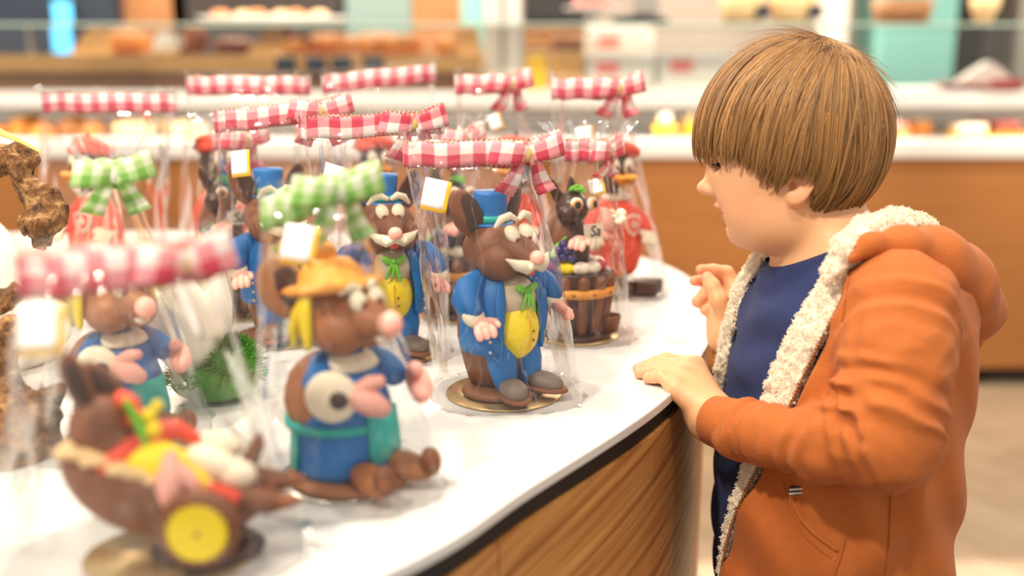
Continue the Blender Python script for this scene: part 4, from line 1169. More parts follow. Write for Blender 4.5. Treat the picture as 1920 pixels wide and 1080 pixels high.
def gingham(name, dark, mid, pale, pitch=0.0132, rows=2.0, phase=0.5, edge=True, alpha=0.0):
    m, nt, b, out = nmat(name)
    uv = N(nt, 'ShaderNodeUVMap'); sp = N(nt, 'ShaderNodeSeparateXYZ'); nt.links.new(uv.outputs[0], sp.inputs[0])
    def stripe(src, mul, add):
        a = N(nt, 'ShaderNodeMath', operation='MULTIPLY_ADD'); a.inputs[1].default_value = mul; a.inputs[2].default_value = add
        nt.links.new(src, a.inputs[0])
        f = N(nt, 'ShaderNodeMath', operation='FRACT'); nt.links.new(a.outputs[0], f.inputs[0])
        g = N(nt, 'ShaderNodeMath', operation='GREATER_THAN'); g.inputs[1].default_value = 0.5
        nt.links.new(f.outputs[0], g.inputs[0])
        return g.outputs[0]
    su = stripe(sp.outputs['X'], 1 / (2 * pitch), 0.1)
    sv = stripe(sp.outputs['Y'], rows / 2, phase)
    ad = N(nt, 'ShaderNodeMath', operation='ADD'); nt.links.new(su, ad.inputs[0]); nt.links.new(sv, ad.inputs[1])
    hf = N(nt, 'ShaderNodeMath', operation='MULTIPLY'); hf.inputs[1].default_value = 0.5; nt.links.new(ad.outputs[0], hf.inputs[0])
    rp = N(nt, 'ShaderNodeValToRGB'); rp.color_ramp.interpolation = 'CONSTANT'
    e = rp.color_ramp.elements
    e[0].position = 0; e[0].color = lin(pale); e[1].position = 0.25; e[1].color = lin(mid)
    x = e.new(0.75); x.color = lin(dark)
    nt.links.new(hf.outputs[0], rp.inputs[0])
    col = rp.outputs[0]
    if edge:
        # stitched border: dark and gold dashes
        dv = N(nt, 'ShaderNodeMath', operation='SUBTRACT'); dv.inputs[1].default_value = 0.5; nt.links.new(sp.outputs['Y'], dv.inputs[0])
        ab = N(nt, 'ShaderNodeMath', operation='ABSOLUTE'); nt.links.new(dv.outputs[0], ab.inputs[0])
        gt = N(nt, 'ShaderNodeMath', operation='GREATER_THAN'); gt.inputs[1].default_value = 0.468; nt.links.new(ab.outputs[0], gt.inputs[0])
        ds = stripe(sp.outputs['X'], 1 / 0.0052, 0.0)
        mc = N(nt, 'ShaderNodeMix', data_type='RGBA'); mc.inputs['A'].default_value = lin((232, 200, 130)); mc.inputs['B'].default_value = lin((110, 20, 30))
        nt.links.new(ds, mc.inputs['Factor'])
        me_ = N(nt, 'ShaderNodeMix', data_type='RGBA'); nt.links.new(gt.outputs[0], me_.inputs['Factor'])
        nt.links.new(col, me_.inputs['A']); nt.links.new(mc.outputs['Result'], me_.inputs['B']); col = me_.outputs['Result']
    nt.links.new(col, b.inputs['Base Color'])
    b.inputs['Roughness'].default_value = 0.42
    b.inputs['Sheen Weight'].default_value = 0.2
    wv = N(nt, 'ShaderNodeTexNoise', i_Scale=260.0, i_Detail=2.0)
    bp = N(nt, 'ShaderNodeBump', i_Strength=0.06, i_Distance=0.001); nt.links.new(wv.outputs['Fac'], bp.inputs['Height']); nt.links.new(bp.outputs[0], b.inputs['Normal'])
    # thin cloth lets some light through
    tl = N(nt, 'ShaderNodeBsdfTranslucent'); nt.links.new(col, tl.inputs[0])
    mx = N(nt, 'ShaderNodeMixShader'); mx.inputs[0].default_value = 0.3
    nt.links.new(b.outputs[0], mx.inputs[1]); nt.links.new(tl.outputs[0], mx.inputs[2]); nt.links.new(mx.outputs[0], out.inputs[0])
    return m
M['gingham_red'] = gingham('red_gingham', (226, 84, 106), (246, 172, 180), (253, 246, 243))
M['gingham_red2'] = gingham('red_gingham_two', (226, 84, 106), (246, 172, 180), (253, 246, 243), phase=0.0)
M['gingham_green'] = gingham('green_gingham', (140, 200, 92), (198, 228, 156), (242, 246, 228), pitch=0.008, edge=False)
M['label_white'] = mat('label_paper', (246, 245, 243), 0.5, 0.02, 30)

def superell(th, a, b, n):
    c, s = math.cos(th), math.sin(th)
    return a * math.copysign(abs(c) ** (2 / n), c), b * math.copysign(abs(s) ** (2 / n), s)

def gift_bag(label, x, y, rot, base, top, H, shift=(0, 0), slant=0.0, style='flat', cloth='gingham_red', rw=0.027, bow=0.7, tagpos=None, seed=1, sag=0.35, group='cellophane gift bags', bow_scale=1.0, tails=1.0, skew=0.0, tag_size=0.027):
    """film bag: base half sizes -> flattened or gathered neck with a ribbon; local -y faces the viewer"""
    t = thing('gift_bag', label, 'bag', (x, y, TABLE), rot, group)
    rnd = random.Random(seed); ph = [rnd.uniform(0, 6.28) for _ in range(12)]
    S, Tn = 96, 40
    top_lip = 0.010 if style == 'flat' else 0.022
    def ring_pt(th, u):
        """u 0..1 base to ribbon centre, beyond 1 the lip above"""
        v = min(u, 1.0)
        if style == 'flat':
            w = v ** 1.15
            a = base[0] + (top[0] - base[0]) * w
            b = base[1] * (1 - w) ** sag * (1 - 0.15 * w) + top[1] * w
            b = max(b, top[1])
            n = 3.2 - 0.9 * v
        else:
            w = v
            a = base[0] * (1 - w ** 1.1) + top[0] * w ** 1.1
            b = base[1] * (1 - w ** 1.25) + top[1] * w ** 1.25
            n = 3.0 - 1.0 * v
        if u > 1:
            k = 1 + (u - 1) * (1.0 if style == 'flat' else 8.0)
            a *= k; b *= k
        px_, py_ = superell(th, a, b, n)
        # creases: long folds that run up to the neck, plus broad dents
        amp = 0.0030 * math.sin(PI * min(v, 0.97)) + 0.0006
        fold = math.sin(th * 7 + ph[0] + 3.0 * v * math.sin(th * 2 + ph[3])) * 0.6 + abs(math.sin(th * 5.5 + ph[1] - 4 * v)) * 0.9 + math.sin(th * 13 + ph[2] + 5 * v) * 0.35
        dent = math.sin(v * 9 + ph[4] + 2 * math.sin(th * 2 + ph[5])) * 0.7
        gather = 0.0
        if style != 'flat':
            gather = 0.10 * max(0, (v - 0.45) / 0.55) * math.sin(th * 11 + ph[6])
        elif v > 0.6:
            gather = 0.16 * ((v - 0.6) / 0.4) * math.sin(th * 9 + ph[6]) * (top[1] / (top[1] + 0.02))
        k = 1 + gather
        r_ = math.hypot(px_, py_) + 1e-6
        tri = lambda q: abs((q % 1.0) - 0.5) * 4 - 1
        cr_ = tri(th * 1.43 + ph[0] + 0.9 * v) * 0.8 + tri(th * 2.2 - 2.1 * v + ph[1]) * 0.7 + tri(th * 0.95 + 3.2 * v + ph[2]) * 0.8 + tri(th * 3.5 + 1.3 * v * math.sin(ph[7]) + ph[11]) * 0.45
        d = amp * (fold * 0.06 + dent * 0.45 + cr_ * 0.5)
        ox, oy = px_ * k + d * px_ / r_, py_ * k + d * py_ / r_
        z = 0.0012 + (H - 0.0012) * v + (u - 1) * H * (1 if u > 1 else 0) 
        ox += shift[0] * v ** 1.2 + skew * v * (1 - v); oy += shift[1] * v ** 1.2
        z += slant * v * ox
        return np.array((ox, oy, z))
    us = list(np.linspace(0, 1, Tn)) + [1 + rw * 0.5 / H, 1 + (rw * 0.5 + top_lip) / H]
    vs = []
    for u in us:
        for j in range(S):
            vs.append(ring_pt(2 * PI * j / S, u))
    fs = []
    for i in range(len(us) - 1):
        for j in range(S):
            fs.append((i * S + j, i * S + (j + 1) % S, (i + 1) * S + (j + 1) % S, (i + 1) * S + j))
    film = obj('film', MB().add(vs, fs), M['film'], t)
    # spread hem lying on the table
    vs = []; k = 0
    for j in range(S):
        p = ring_pt(2 * PI * j / S, 0)
        q = p * (1.0 + 0.05 + 0.04 * math.sin(j * 0.7 + ph[7])); q[2] = 0.0022 + 0.0012 * math.sin(j * 1.3 + ph[8])
        vs += [p, q]
    fs = [(2 * j, 2 * ((j + 1) % S), 2 * ((j + 1) % S) + 1, 2 * j + 1) for j in range(S)]
    obj('hem', MB().add(vs, fs), M['film'], t)
    # ribbon round the neck
    cen = ring_pt(0, 1) * 0.5 + ring_pt(PI, 1) * 0.5
    pts = []; n = 48
    for j in range(n):
        p = ring_pt(2 * PI * j / n, 1.0); d = p - cen; d[2] = 0
        p = p + d / (np.linalg.norm(d) + 1e-9) * (0.0014 + 0.0006 * math.sin(j * 2.1 + ph[9])); p[2] += 0.0012 * math.sin(j * 0.9 + ph[10])
        pts.append(p)
    rb = obj('ribbon', MB().strip(pts, (0, 0, 1), rw, closed=True), M[cloth], t, solid=0.0003)
    # bow on the front
    if bow is not None:
        th = -PI / 2 + bow
        bp_ = ring_pt(th, 1.0); d = bp_ - cen; d[2] = 0; d = d / (np.linalg.norm(d) + 1e-9)
        if style == 'flat':
            d = np.array((0.25 * math.copysign(1, d[0]), -1.0, 0)); d /= np.linalg.norm(d)
        side = np.array((-d[1], d[0], 0)); up = np.array((0, 0, 1.0))
        K = bp_ + d * 0.005
        b_ = MB(); s_ = bow_scale
        for sg, lift in ((-1, 0.004), (1, 0.012)):
            loop = []; ups = []; ww = []
            for q in np.linspace(0, 1, 17):
                a = q * 2 * PI
                L = 0.040 * s_
                along = sg * L * 0.5 * (1 - math.cos(a))
                out_d = 0.0105 * s_ * math.sin(a) + 0.004
                loop.append(K + side * along + d * out_d + up * (lift * s_ * math.sin(a / 2) ** 2))
                pinch = 0.42 + 0.58 * math.sin(a / 2) ** 0.7
                tilt = side * (-sg * 0.25) + up
                ups.append(tilt / np.linalg.norm(tilt)); ww.append(rw * pinch)
            b_.strip(loop, ups, ww)
        for sg in (-1, 1):
            tl = []; ups = []; ww = []
            for q in np.linspace(0, 1, 9):
                tl.append(K + side * (sg * (0.004 + 0.020 * q) * s_) + d * (0.004 + 0.006 * math.sin(q * 5 + sg)) - up * (0.040 * s_ * tails * q ** 1.1))
                uu = side * 1.0 + up * (0.35 * sg); ups.append(uu / np.linalg.norm(uu)); ww.append(rw * (0.4 + 0.45 * q))
            b_.strip(tl, ups, ww)
        bo = obj('bow', b_, M[cloth], t, solid=0.0003)
        obj('knot', MB().ell(K + d * 0.005, (0.0065 * s_, 0.0065 * s_, 0.0085 * s_), None, 12, 8), M[cloth], bo)
    # adhesive price label, folded over the film below the ribbon
    if tagpos is not None:
        th0, u0, roll = tagpos
        c = ring_pt(th0, u0)
        e1 = ring_pt(th0 + 0.05, u0) - ring_pt(th0 - 0.05, u0); e1 /= np.linalg.norm(e1)
        e2 = ring_pt(th0, u0 + 0.03) - ring_pt(th0, u0 - 0.03); e2 /= np.linalg.norm(e2)
        if e1[0] < 0:
            e1 = -e1
        nn = np.cross(e1, e2); nn /= np.linalg.norm(nn)
        e2 = np.cross(nn, e1)
        if nn[1] > 0:
            nn = -nn
        cr, sr = math.cos(R(roll)), math.sin(R(roll))
        f1, f2 = e1 * cr + e2 * sr, -e1 * sr + e2 * cr
        def card(x0, x1, y0, y1, off, m_, name, parent):
            vs = []; g = 5
            for a in range(g + 1):
                for b2 in range(g + 1):
                    xx = x0 + (x1 - x0) * a / g; yy = y0 + (y1 - y0) * b2 / g
                    vs.append(c + f1 * xx + f2 * yy + nn * (0.004 + off - 3.0 * xx * xx + 0.0))
            fs = [(a * (g + 1) + b2, (a + 1) * (g + 1) + b2, (a + 1) * (g + 1) + b2 + 1, a * (g + 1) + b2 + 1) for a in range(g) for b2 in range(g)]
            return obj(name, MB().add(vs, fs), m_, parent, solid=0.0003)
        h = tag_size / 2
        tg = card(-h, h * 1.15, -h * 1.25, h * 1.1, 0.0, M['yellow_card'], 'price_tag', t)
        card(-h, h * 0.86, -h * 0.98, h * 1.1, 0.0006, M['label_white'], 'label_paper', tg)
    return t

# ------------------------------------------------------------------ setting out the sweets
TZ = TABLE + 0.0003
G = 'chocolate gentleman mice in blue coats'
FACE = 0
pos = {k: tuple(on_plane(*v)[:2]) for k, v in {
    'gent1': (945, 737), 'gent2': (732, 660), 'gent3': (528, 632), 'lady': (650, 893), 'lady2': (236, 815),
    'tub1': (1078, 628), 'tub2': (862, 590), 'tub3': (440, 588), 'duck1': (1150, 550), 'duck2': (968, 530), 'duck3': (420, 520), 'duck4': (190, 540), 'duck5': (712, 520), 'barrow': (325, 1040)}.items()}
def tp(k):
    return (*pos[k], TZ)
g1 = gentleman_mouse('chocolate mouse in top hat and blue coat, sharply seen near the boy\'s hand', tp('gent1'), 42, G)
dup(g1, 'chocolate mouse in top hat with round brown eyes, left of and behind the sharp one', tp('gent2'), 18)
dup(g1, 'chocolate mouse in top hat mostly hidden behind the green gingham ribbon', tp('gent3'), 30)
l1 = lady_mouse('chocolate lady mouse in orange hat and blue dress with teal apron', tp('lady'), 50, 'chocolate lady mice in blue dresses')
dup(l1, 'chocolate lady mouse in blue dress standing behind the chocolate wheelbarrow', tp('lady2'), 50, .92)
r1 = rabbit_tub('chocolate rabbit with lettuce hat in a tub of sugar eggs, in front of the duck', tp('tub1'), 24, 'chocolate tubs with rabbits')
dup(r1, 'chocolate rabbit in a tub of sugar eggs behind the sharp gentleman mouse', tp('tub2'), 15)
dup(r1, 'chocolate rabbit in a tub farthest left of the three tubs, behind the white egg cup', tp('tub3'), 25)
d1 = red_duck('chocolate duck in red beret and tunic at the round end of the table', tp('duck1'), 14, 'chocolate ducks in red tunics')
dup(d1, 'chocolate duck in red tunic behind the sharp gentleman mouse', tp('duck2'), -30)
dup(d1, 'chocolate duck in red tunic in the bag behind the third gentleman mouse', tp('duck3'), 50)
dup(d1, 'chocolate duck in red tunic at the far left behind the green bow', tp('duck4'), -20)
dup(d1, 'chocolate duck in red tunic at the back in the tallest middle bag', tp('duck5'), 20)
wheelbarrow((pos['barrow'][0], pos['barrow'][1], TZ), 6)
barrow_rabbit((pos['barrow'][0], pos['barrow'][1], TZ), 6)

def bag(k, label, rot, base, top, px, rib, **kw):
    """rib: where the ribbon's centre shows in the photograph"""
    x, y = pos[k]
    x += px[0]; y += px[1]
    q = at_y(rib[0], rib[1], y)
    c, s = math.cos(R(-rot)), math.sin(R(-rot))
    dx = q[0] - x
    return gift_bag(label, x, y, rot, base, top, q[2] - TABLE, shift=(dx * c, dx * s), **kw)
bag('gent1', 'film bag with red ribbon around the sharp gentleman mouse beside the boy\'s hand', 7, (.078, .070), (.064, .010), (.004, 0), (880, 288), bow=.95, tagpos=(-PI / 2 - .62, .855, -8), seed=3, slant=.0)
bag('gent2', 'film bag with crisp red ribbon and bow around the round-eyed gentleman mouse', 6, (.074, .066), (.080, .010), (0, 0), (697, 234), bow=.62, tagpos=(-PI / 2 - .55, .80, -14), seed=5, slant=.04, cloth='gingham_red2')
bag('gent3', 'film bag with red ribbon around the half hidden gentleman mouse', 10, (.074, .066), (.078, .010), (0, 0), (530, 218), bow=.6, tagpos=(-PI / 2 - .55, .82, 4), seed=7, slant=.10)
bag('lady', 'film bag with pale green ribbon around the lady mouse in the orange hat', 22, (.076, .084), (.032, .010), (0, -.006), (572, 360), cloth='gingham_green', bow=.75, tagpos=(-PI / 2 - .35, .90, -22), seed=9, slant=.32, rw=.026, tag_size=.026)
bag('lady2', 'film bag gathered with a green bow around the lady mouse behind the wheelbarrow', 10, (.078, .078), (.017, .012), (0, -.004), (205, 325), style='gathered', cloth='gingham_green', bow=.3, seed=11, rw=.024, bow_scale=.85)
bag('tub1', 'film bag gathered with a red bow around the rabbit tub in front of the duck', 8, (.070, .066), (.028, .014), (.004, 0), (1103, 282), style='gathered', bow=.5, tagpos=(-PI / 2 + .25, .82, 15), seed=13, tag_size=.018, bow_scale=.8)
bag('tub2', 'film bag with narrow pale neck behind the sharp gentleman mouse', 8, (.068, .064), (.024, .012), (0, 0), (850, 262), style='gathered', bow=.4, seed=15)
bag('tub3', 'film bag around the leftmost rabbit tub, behind the white egg cup', 8, (.068, .064), (.026, .012), (0, 0), (440, 262), style='gathered', bow=.4, seed=17)
bag('duck1', 'tall film bag with red ribbon around the duck at the round end of the table', 4, (.088, .062), (.050, .014), (-.006, .0), (1100, 166), bow=.95, tagpos=(-PI / 2 - .25, .78, 8), seed=19, rw=.032)
bag('duck2', 'tall film bag with red ribbon and narrow tag behind the sharp gentleman mouse', 18, (.082, .062), (.046, .012), (-.010, 0), (912, 158), bow=.8, tagpos=(-PI / 2 - .1, .82, 14), seed=21, rw=.030, tag_size=.022)
bag('duck5', 'tallest film bag with slanting red ribbon at the back of the table', 14, (.086, .064), (.086, .010), (0, 0), (712, 148), bow=None, seed=23, rw=.030, slant=.10)
bag('duck3', 'tall film bag with straight red ribbon behind the half hidden mouse', 0, (.090, .064), (.095, .008), (.02, 0), (465, 160), bow=None, seed=25, rw=.030)
bag('duck4', 'tall film bag with red ribbon at the far left behind the green bow', -3, (.095, .066), (.100, .008), (0, 0), (203, 192), bow=None, seed=27, rw=.030)
bag('barrow', 'blurred film bag with red ribbon around the chocolate wheelbarrow at the front left', 14, (.105, .068), (.058, .014), (-.012, 0), (218, 498), bow=.75, tagpos=(-PI / 2 - .62, .865, 0), seed=29, slant=.06, rw=.030, tails=.25, bow_scale=.8)

# ------------------------------------------------------------------ white egg cup on moss
e_ = on_plane(362, 745)
t = thing('egg_vase', 'cracked white eggshell vase standing on green moss', 'vase', (e_[0] + .002, e_[1], TZ), 0, None, 1.3)
mb = MB(); S = 48
prof = [(0.006, .022), (.016, .025), (.026, .040), (.0325, .062), (.0335, .085), (.0305, .107), (.028, .118), (.026, .128)]
vs = []
for i, (r_, z) in enumerate(prof):
    for j in range(S):
        a = 2 * PI * j / S
        k = i / (len(prof) - 1)
        jag = abs(((j / S * 5 + .1) % 1) - .5) * 2
        zz = z - (k ** 3) * 0.045 * (1 - jag)
        vs.append((r_ * math.cos(a), r_ * math.sin(a), zz))
fs = [(i * S + j, i * S + (j + 1) % S, (i + 1) * S + (j + 1) % S, (i + 1) * S + j) for i in range(len(prof) - 1) for j in range(S)]
obj('shell', mb.add(vs, fs), M['ceramic'], t, solid=.002)
ms = MB(); rnd = random.Random(8)
ms.ell((.018, .0, .016), (.036, .032, .018)); ms.ell((.034, -.004, .030), (.020, .020, .018))
mo = obj('moss_cushion', ms, M['moss'], t)
ft = MB()
for k in range(1500):
    a = rnd.uniform(0, 6.28); b_ = rnd.uniform(0, 1.5)
    if rnd.random() < .55:
        c = np.array((.018, 0, .016)); r3 = np.array((.036, .032, .018))
    else:
        c = np.array((.034, -.004, .030)); r3 = np.array((.020, .020, .018))
    d = np.array((math.cos(a) * math.cos(b_), math.sin(a) * math.cos(b_), math.sin(b_)))
    p = c + r3 * d
    e1 = np.cross(d, (rnd.uniform(-1, 1), rnd.uniform(-1, 1), .3)); e1 /= np.linalg.norm(e1) + 1e-9
    L = rnd.uniform(.004, .009)
    tip = p + d * L + e1 * rnd.uniform(-.004, .004)
    ft.add([p - e1 * .0006, p + e1 * .0006, tip + e1 * .0003, tip - e1 * .0003], [(0, 1, 2, 3)])
f_ = obj('moss_tufts', ft, M['moss'], t, smooth=False); f_['kind'] = 'stuff'

# ------------------------------------------------------------------ driftwood root at the left
def bark_mat():
    m, nt, b, out = nmat('vine_bark')
    tc = N(nt, 'ShaderNodeTexCoord')
    n1 = N(nt, 'ShaderNodeTexNoise', i_Scale=70.0, i_Detail=9.0, i_Roughness=0.75, i_Distortion=0.5); nt.links.new(tc.outputs['Object'], n1.inputs['Vector'])
    rp = N(nt, 'ShaderNodeValToRGB'); e = rp.color_ramp.elements
    e[0].position = .36; e[0].color = lin((46, 30, 20)); e[1].position = .66; e[1].color = lin((222, 180, 122))
    x = e.new(.50); x.color = lin((136, 90, 50))
    nt.links.new(n1.outputs['Fac'], rp.inputs[0]); nt.links.new(rp.outputs[0], b.inputs['Base Color'])
    b.inputs['Roughness'].default_value = .8
    bp = N(nt, 'ShaderNodeBump', i_Strength=.8, i_Distance=.004); nt.links.new(n1.outputs['Fac'], bp.inputs['Height']); nt.links.new(bp.outputs[0], b.inputs['Normal'])
    return m
M['bark'] = bark_mat()
root_pts = [P(40, 850, .905), P(-20, 800, .93), P(-90, 640, .98), P(-110, 450, 1.03), P(-60, 320, 1.06), P(0, 303, 1.07), P(42, 298, 1.07), P(52, 345, 1.07), P(72, 385, 1.07), P(90, 398, 1.07), P(82, 425, 1.07), P(86, 448, 1.07)]
root_r = [.030, .042, .038, .026, .018, .0145, .0125, .0105, .014, .0185, .0175, .008]
lo = np.min(root_pts, 0) - .06; hi = np.max(root_pts, 0) + .06
vol = Vol(np.arange(lo[0], hi[0], .0026), np.arange(lo[1], hi[1], .0026), np.arange(TABLE - .01, hi[2], .0026))
vol.chain(root_pts, root_r, .012)
vol.chain([P(-60, 700, .96), P(10, 640, .95), P(38, 628, .95), P(50, 632, .95)], [.022, .016, .013, .010], .012)
vol.chain([P(-80, 600, .98), P(0, 565, .98), P(24, 552, .98)], [.02, .011, .009], .012)
vol.chain([P(10, 840, .90), P(60, 800, .91), P(100, 740, .93)], [.03, .024, .012], .014)
vol.cone(P(66, 350, 1.07), P(100, 362, 1.065), .007, .006, .006); vol.cone(P(100, 395, 1.065), P(124, 384, 1.065), .007, .003, .006)
_X, _Y, _Z = np.meshgrid(*vol.ax, indexing='ij')
_n = (vnoise(_X, _Y, _Z, .016) - .5) * .013 + (vnoise(_X, _Y, _Z * .5, .006) - .5) * .009
vol.D += _n.astype(np.float32)
vol.D = np.maximum(vol.D, (TZ + .0002 - _Z).astype(np.float32))
me, _, _ = vol_mesh('driftwood', vol)
t = thing('driftwood', 'gnarled brown vine root arching up at the left end of the table', 'driftwood', tuple(root_pts[0][:2]) + (TABLE,))
mesh_obj('root', me, M['bark'], t)
del vol, _X, _Y, _Z, _n
# white ceramic egg and dish beyond the root
q = at_y(-42, 520, 1.30)
t = thing('ceramic_egg', 'big smooth white ceramic egg at the left edge behind the root', 'ornament', (q[0], 1.30, TZ))
obj('shell', MB().lathe([(0, 0), (.02, .0), (.045, .018), (.060, .05), (.062, .08), (.052, .115), (.032, .142), (.012, .153), (0, .155)], seg=36), M['ceramic'], t)
obj('foot_ring', MB().lathe([(.018, 0), (.024, 0), (.022, .006), (.018, .006)], seg=24), M['ceramic'], t)
q = on_plane(-10, 720)
t = thing('dish', 'white dish with a raised rim beside the root at the left edge', 'dish', (q[0] - .03, q[1] + .09, TZ))
obj('bowl', MB().lathe([(0, .004), (.05, .004), (.075, .03), (.077, .031), (.054, 0), (0, 0)], seg=36), M['ceramic'], t)
obj('leaf', MB().tube([(.02, -.03, .012), (.05, -.035, .03), (.07, -.04, .05)], [.002, .005, .001], 8, flat=.3), M['leaf'], t)
# pale yellow straw poking in from the left
t = thing('straw_blade', 'pale yellow-green straw blade sticking in above the root', 'straw', tuple(P(-60, 215, 1.05)))
b0 = P(-60, 215, 1.05)
obj('blade', MB().strip([P(x, y, 1.05) - b0 for x, y in ((-60, 215), (0, 247), (40, 265), (84, 290))], (0.1, 0, 1), [.008, .007, .005, .001]), mat('straw', (222, 220, 128), .5), t, solid=.0008)
obj('second_blade', MB().strip([P(x, y, 1.06) - b0 for x, y in ((-60, 222), (20, 255), (70, 278))], (0.1, 0, 1), [.005, .004, .001]), mat('straw_pale', (232, 232, 180), .5), t, solid=.0008)
# ------------------------------------------------------------------ the boy: body
def skin_mat():
    m, nt, b, out = nmat('skin')
    at = N(nt, 'ShaderNodeAttribute', attribute_name='skin_tone')
    tc = N(nt, 'ShaderNodeTexCoord')
    no = N(nt, 'ShaderNodeTexNoise', i_Scale=60.0, i_Detail=4.0); nt.links.new(tc.outputs['Object'], no.inputs['Vector'])
    mx = N(nt, 'ShaderNodeMix', data_type='RGBA', blend_type='MULTIPLY'); mx.inputs['Factor'].default_value = 1.0
    rp = N(nt, 'ShaderNodeValToRGB'); rp.color_ramp.elements[0].color = (.93, .91, .90, 1); rp.color_ramp.elements[1].color = (1, 1, 1, 1)
    nt.links.new(no.outputs['Fac'], rp.inputs[0]); nt.links.new(at.outputs['Color'], mx.inputs['A']); nt.links.new(rp.outputs[0], mx.inputs['B'])
    nt.links.new(mx.outputs['Result'], b.inputs['Base Color'])
    b.inputs['Roughness'].default_value = .48
    b.inputs['Subsurface Weight'].default_value = .25
    b.inputs['Subsurface Radius'].default_value = (.007, .003, .0015); b.inputs['Subsurface Scale'].default_value = 1.0
    n2 = N(nt, 'ShaderNodeTexNoise', i_Scale=420.0, i_Detail=3.0); nt.links.new(tc.outputs['Object'], n2.inputs['Vector'])
    bp = N(nt, 'ShaderNodeBump', i_Strength=.10, i_Distance=.001); nt.links.new(n2.outputs['Fac'], bp.inputs['Height']); nt.links.new(bp.outputs[0], b.inputs['Normal'])
    return m
M['skin'] = skin_mat()
BX, BY = .372, 1.072                       # torso axis
_y = R(10); TE = (-math.cos(_y), -math.sin(_y)); TL = (math.sin(_y), -math.cos(_y))
boy = thing('person', 'boy with light brown hair in an orange fleece-lined hoodie leaning on the table', 'person', (BX, BY, 0))
# head frame: forward, left (towards the viewer), up
HC = P(1480, 290, 1.10)
_h = R(13.0); HF = np.array((-math.cos(_h), math.sin(_h), 0)); HL = np.array((-math.sin(_h), -math.cos(_h), 0)); HU = np.array((0, 0, 1.0))
HM = np.stack([HF, HL, HU], 1)
def hp(u, v, w=0.0):
    return HC + .01 * (HF * u + HU * v * 1.02 + HL * w)
def hrot(a, b=0, c=0):
    """head axes turned: a about the left axis (nod), b about forward (roll), c about up"""
    return HM @ rotm((b, a, c))
TZ_ = [.40, .55, .66, .72, .80, .90, .97, 1.01, 1.045, 1.075, 1.10, 1.14]
TA_ = [.093, .100, .106, .107, .107, .102, .096, .090, .078, .064, .052, .045]
TB_ = [.126, .134, .136, .136, .136, .136, .138, .136, .120, .090, .060, .048]
TC_ = [0, 0, .008, .012, .014, .010, .004, 0, -.006, -.010, -.012, -.012]
def torso_uvz(X, Y, Z):
    u = (X - BX) * TE[0] + (Y - BY) * TE[1]; v = (X - BX) * TL[0] + (Y - BY) * TL[1]
    a, b, c = (np.interp(Z, TZ_, t) for t in (TA_, TB_, TC_))
    return u - c, v, a, b
def torso(grow, zlo, zhi):
    def fn(X, Y, Z):
        u, v, a, b = torso_uvz(X, Y, Z)
        a = a + grow; b = b + grow
        q = (np.abs(u / a) ** 2.3 + np.abs(v / b) ** 2.3) ** (1 / 2.3)
        d = (q - 1) * np.minimum(a, b)
        return np.maximum(np.maximum(d, zlo - Z), Z - zhi)
    return fn
def phi(X, Y, Z):
    u, v, a, b = torso_uvz(X, Y, Z)
    return np.degrees(np.arctan2(v / b, u / a))

NS = [P(1690, 568, .965), P(1682, 660, .937), P(1657, 808, .925), P(1548, 834, .955), P(1442, 818, 1.0), P(1395, 806, 1.03), P(1337, 788, 1.065)]
NSR = [.0545, .0505, .0505, .0365, .0292, .0287, .0257]
FS = [np.array((BX - TL[0] * .135, BY - TL[1] * .135, 1.025)), P(1545, 640, 1.30), P(1470, 752, 1.27), P(1400, 680, 1.25), P(1366, 640, 1.245)]
FSR = [.055, .046, .043, .033, .028]

def finger(vol, pts, r, k=.0025):
    vol.chain(pts, [r * q for q in np.linspace(1.12, .86, len(pts))], k)

vol = Vol(axis((.085, .47, .0018), (.47, .60, .005)), axis((.80, .93, .004), (.93, 1.36, .002)), axis((-.01, .78, .009), (.78, 1.30, .0018)))
# legs, torso, neck
for s in (-1, 1):
    hx, hy = BX + TL[0] * .078 * s, BY + TL[1] * .078 * s
    vol.chain([(hx, hy, .60), (hx - .012, hy, .33), (hx + .01, hy, .07)], [.082, .053, .034], .03)
    vol.chain([(hx + .02, hy, .035), (hx - .07, hy - .012, .028)], [.034, .028], .02)
vol.apply(torso(-.004, .50, 1.085), (BX - .17, BY - .19, .50), (BX + .17, BY + .19, 1.09), .03)
vol.chain([hp(-5.6, -15), hp(-4.3, -9.5), hp(-2.2, -4)], [.057, .0485, .050], .03)
# arms
vol.chain(NS, [r * .74 for r in NSR], .012)
vol.chain(FS, [r * .74 for r in FSR], .012)
# skull and face
vol.ell(hp(-.2, 2.2), (.089, .074, .090), .02, HM)
vol.ell(hp(1.9, -1.6), (.066, .064, .070), .025, HM)
for s in (-1, 1):
    vol.ell(hp(2.2, -4.7, 3.3 * s), (.043, .031, .046), .018, hrot(20))
    vol.ell(hp(.9, -6.4, 3.2 * s), (.045, .030, .036), .018, hrot(-12))
vol.ell(hp(2.4, -6.6), (.039, .045, .033), .02, hrot(12))
vol.ell(hp(4.45, -5.4), (.0255, .026, .028), .010, hrot(16))
vol.ell(hp(4.35, -8.35), (.0148, .018, .0145), .010, HM)
vol.ell(hp(2.2, -8.4), (.035, .034, .0165), .02, hrot(8))
vol.ell(hp(6.7, 1.0), (.019, .048, .026), .015, HM)                    # brow
# nose
vol.cone(hp(7.75, -1.0), hp(8.75, -3.7), .0052, .0076, .008)
vol.ell(hp(9.15, -3.85), (.0078, .0080, .0070), .005, HM)
for s in (-1, 1):
    vol.ell(hp(8.25, -4.05, .78 * s), (.0080, .0052, .0058), .004, HM)
    vol.ell(hp(8.2, -4.72, .48 * s), (.0040, .0022, .0020), .002, HM, 'sub')
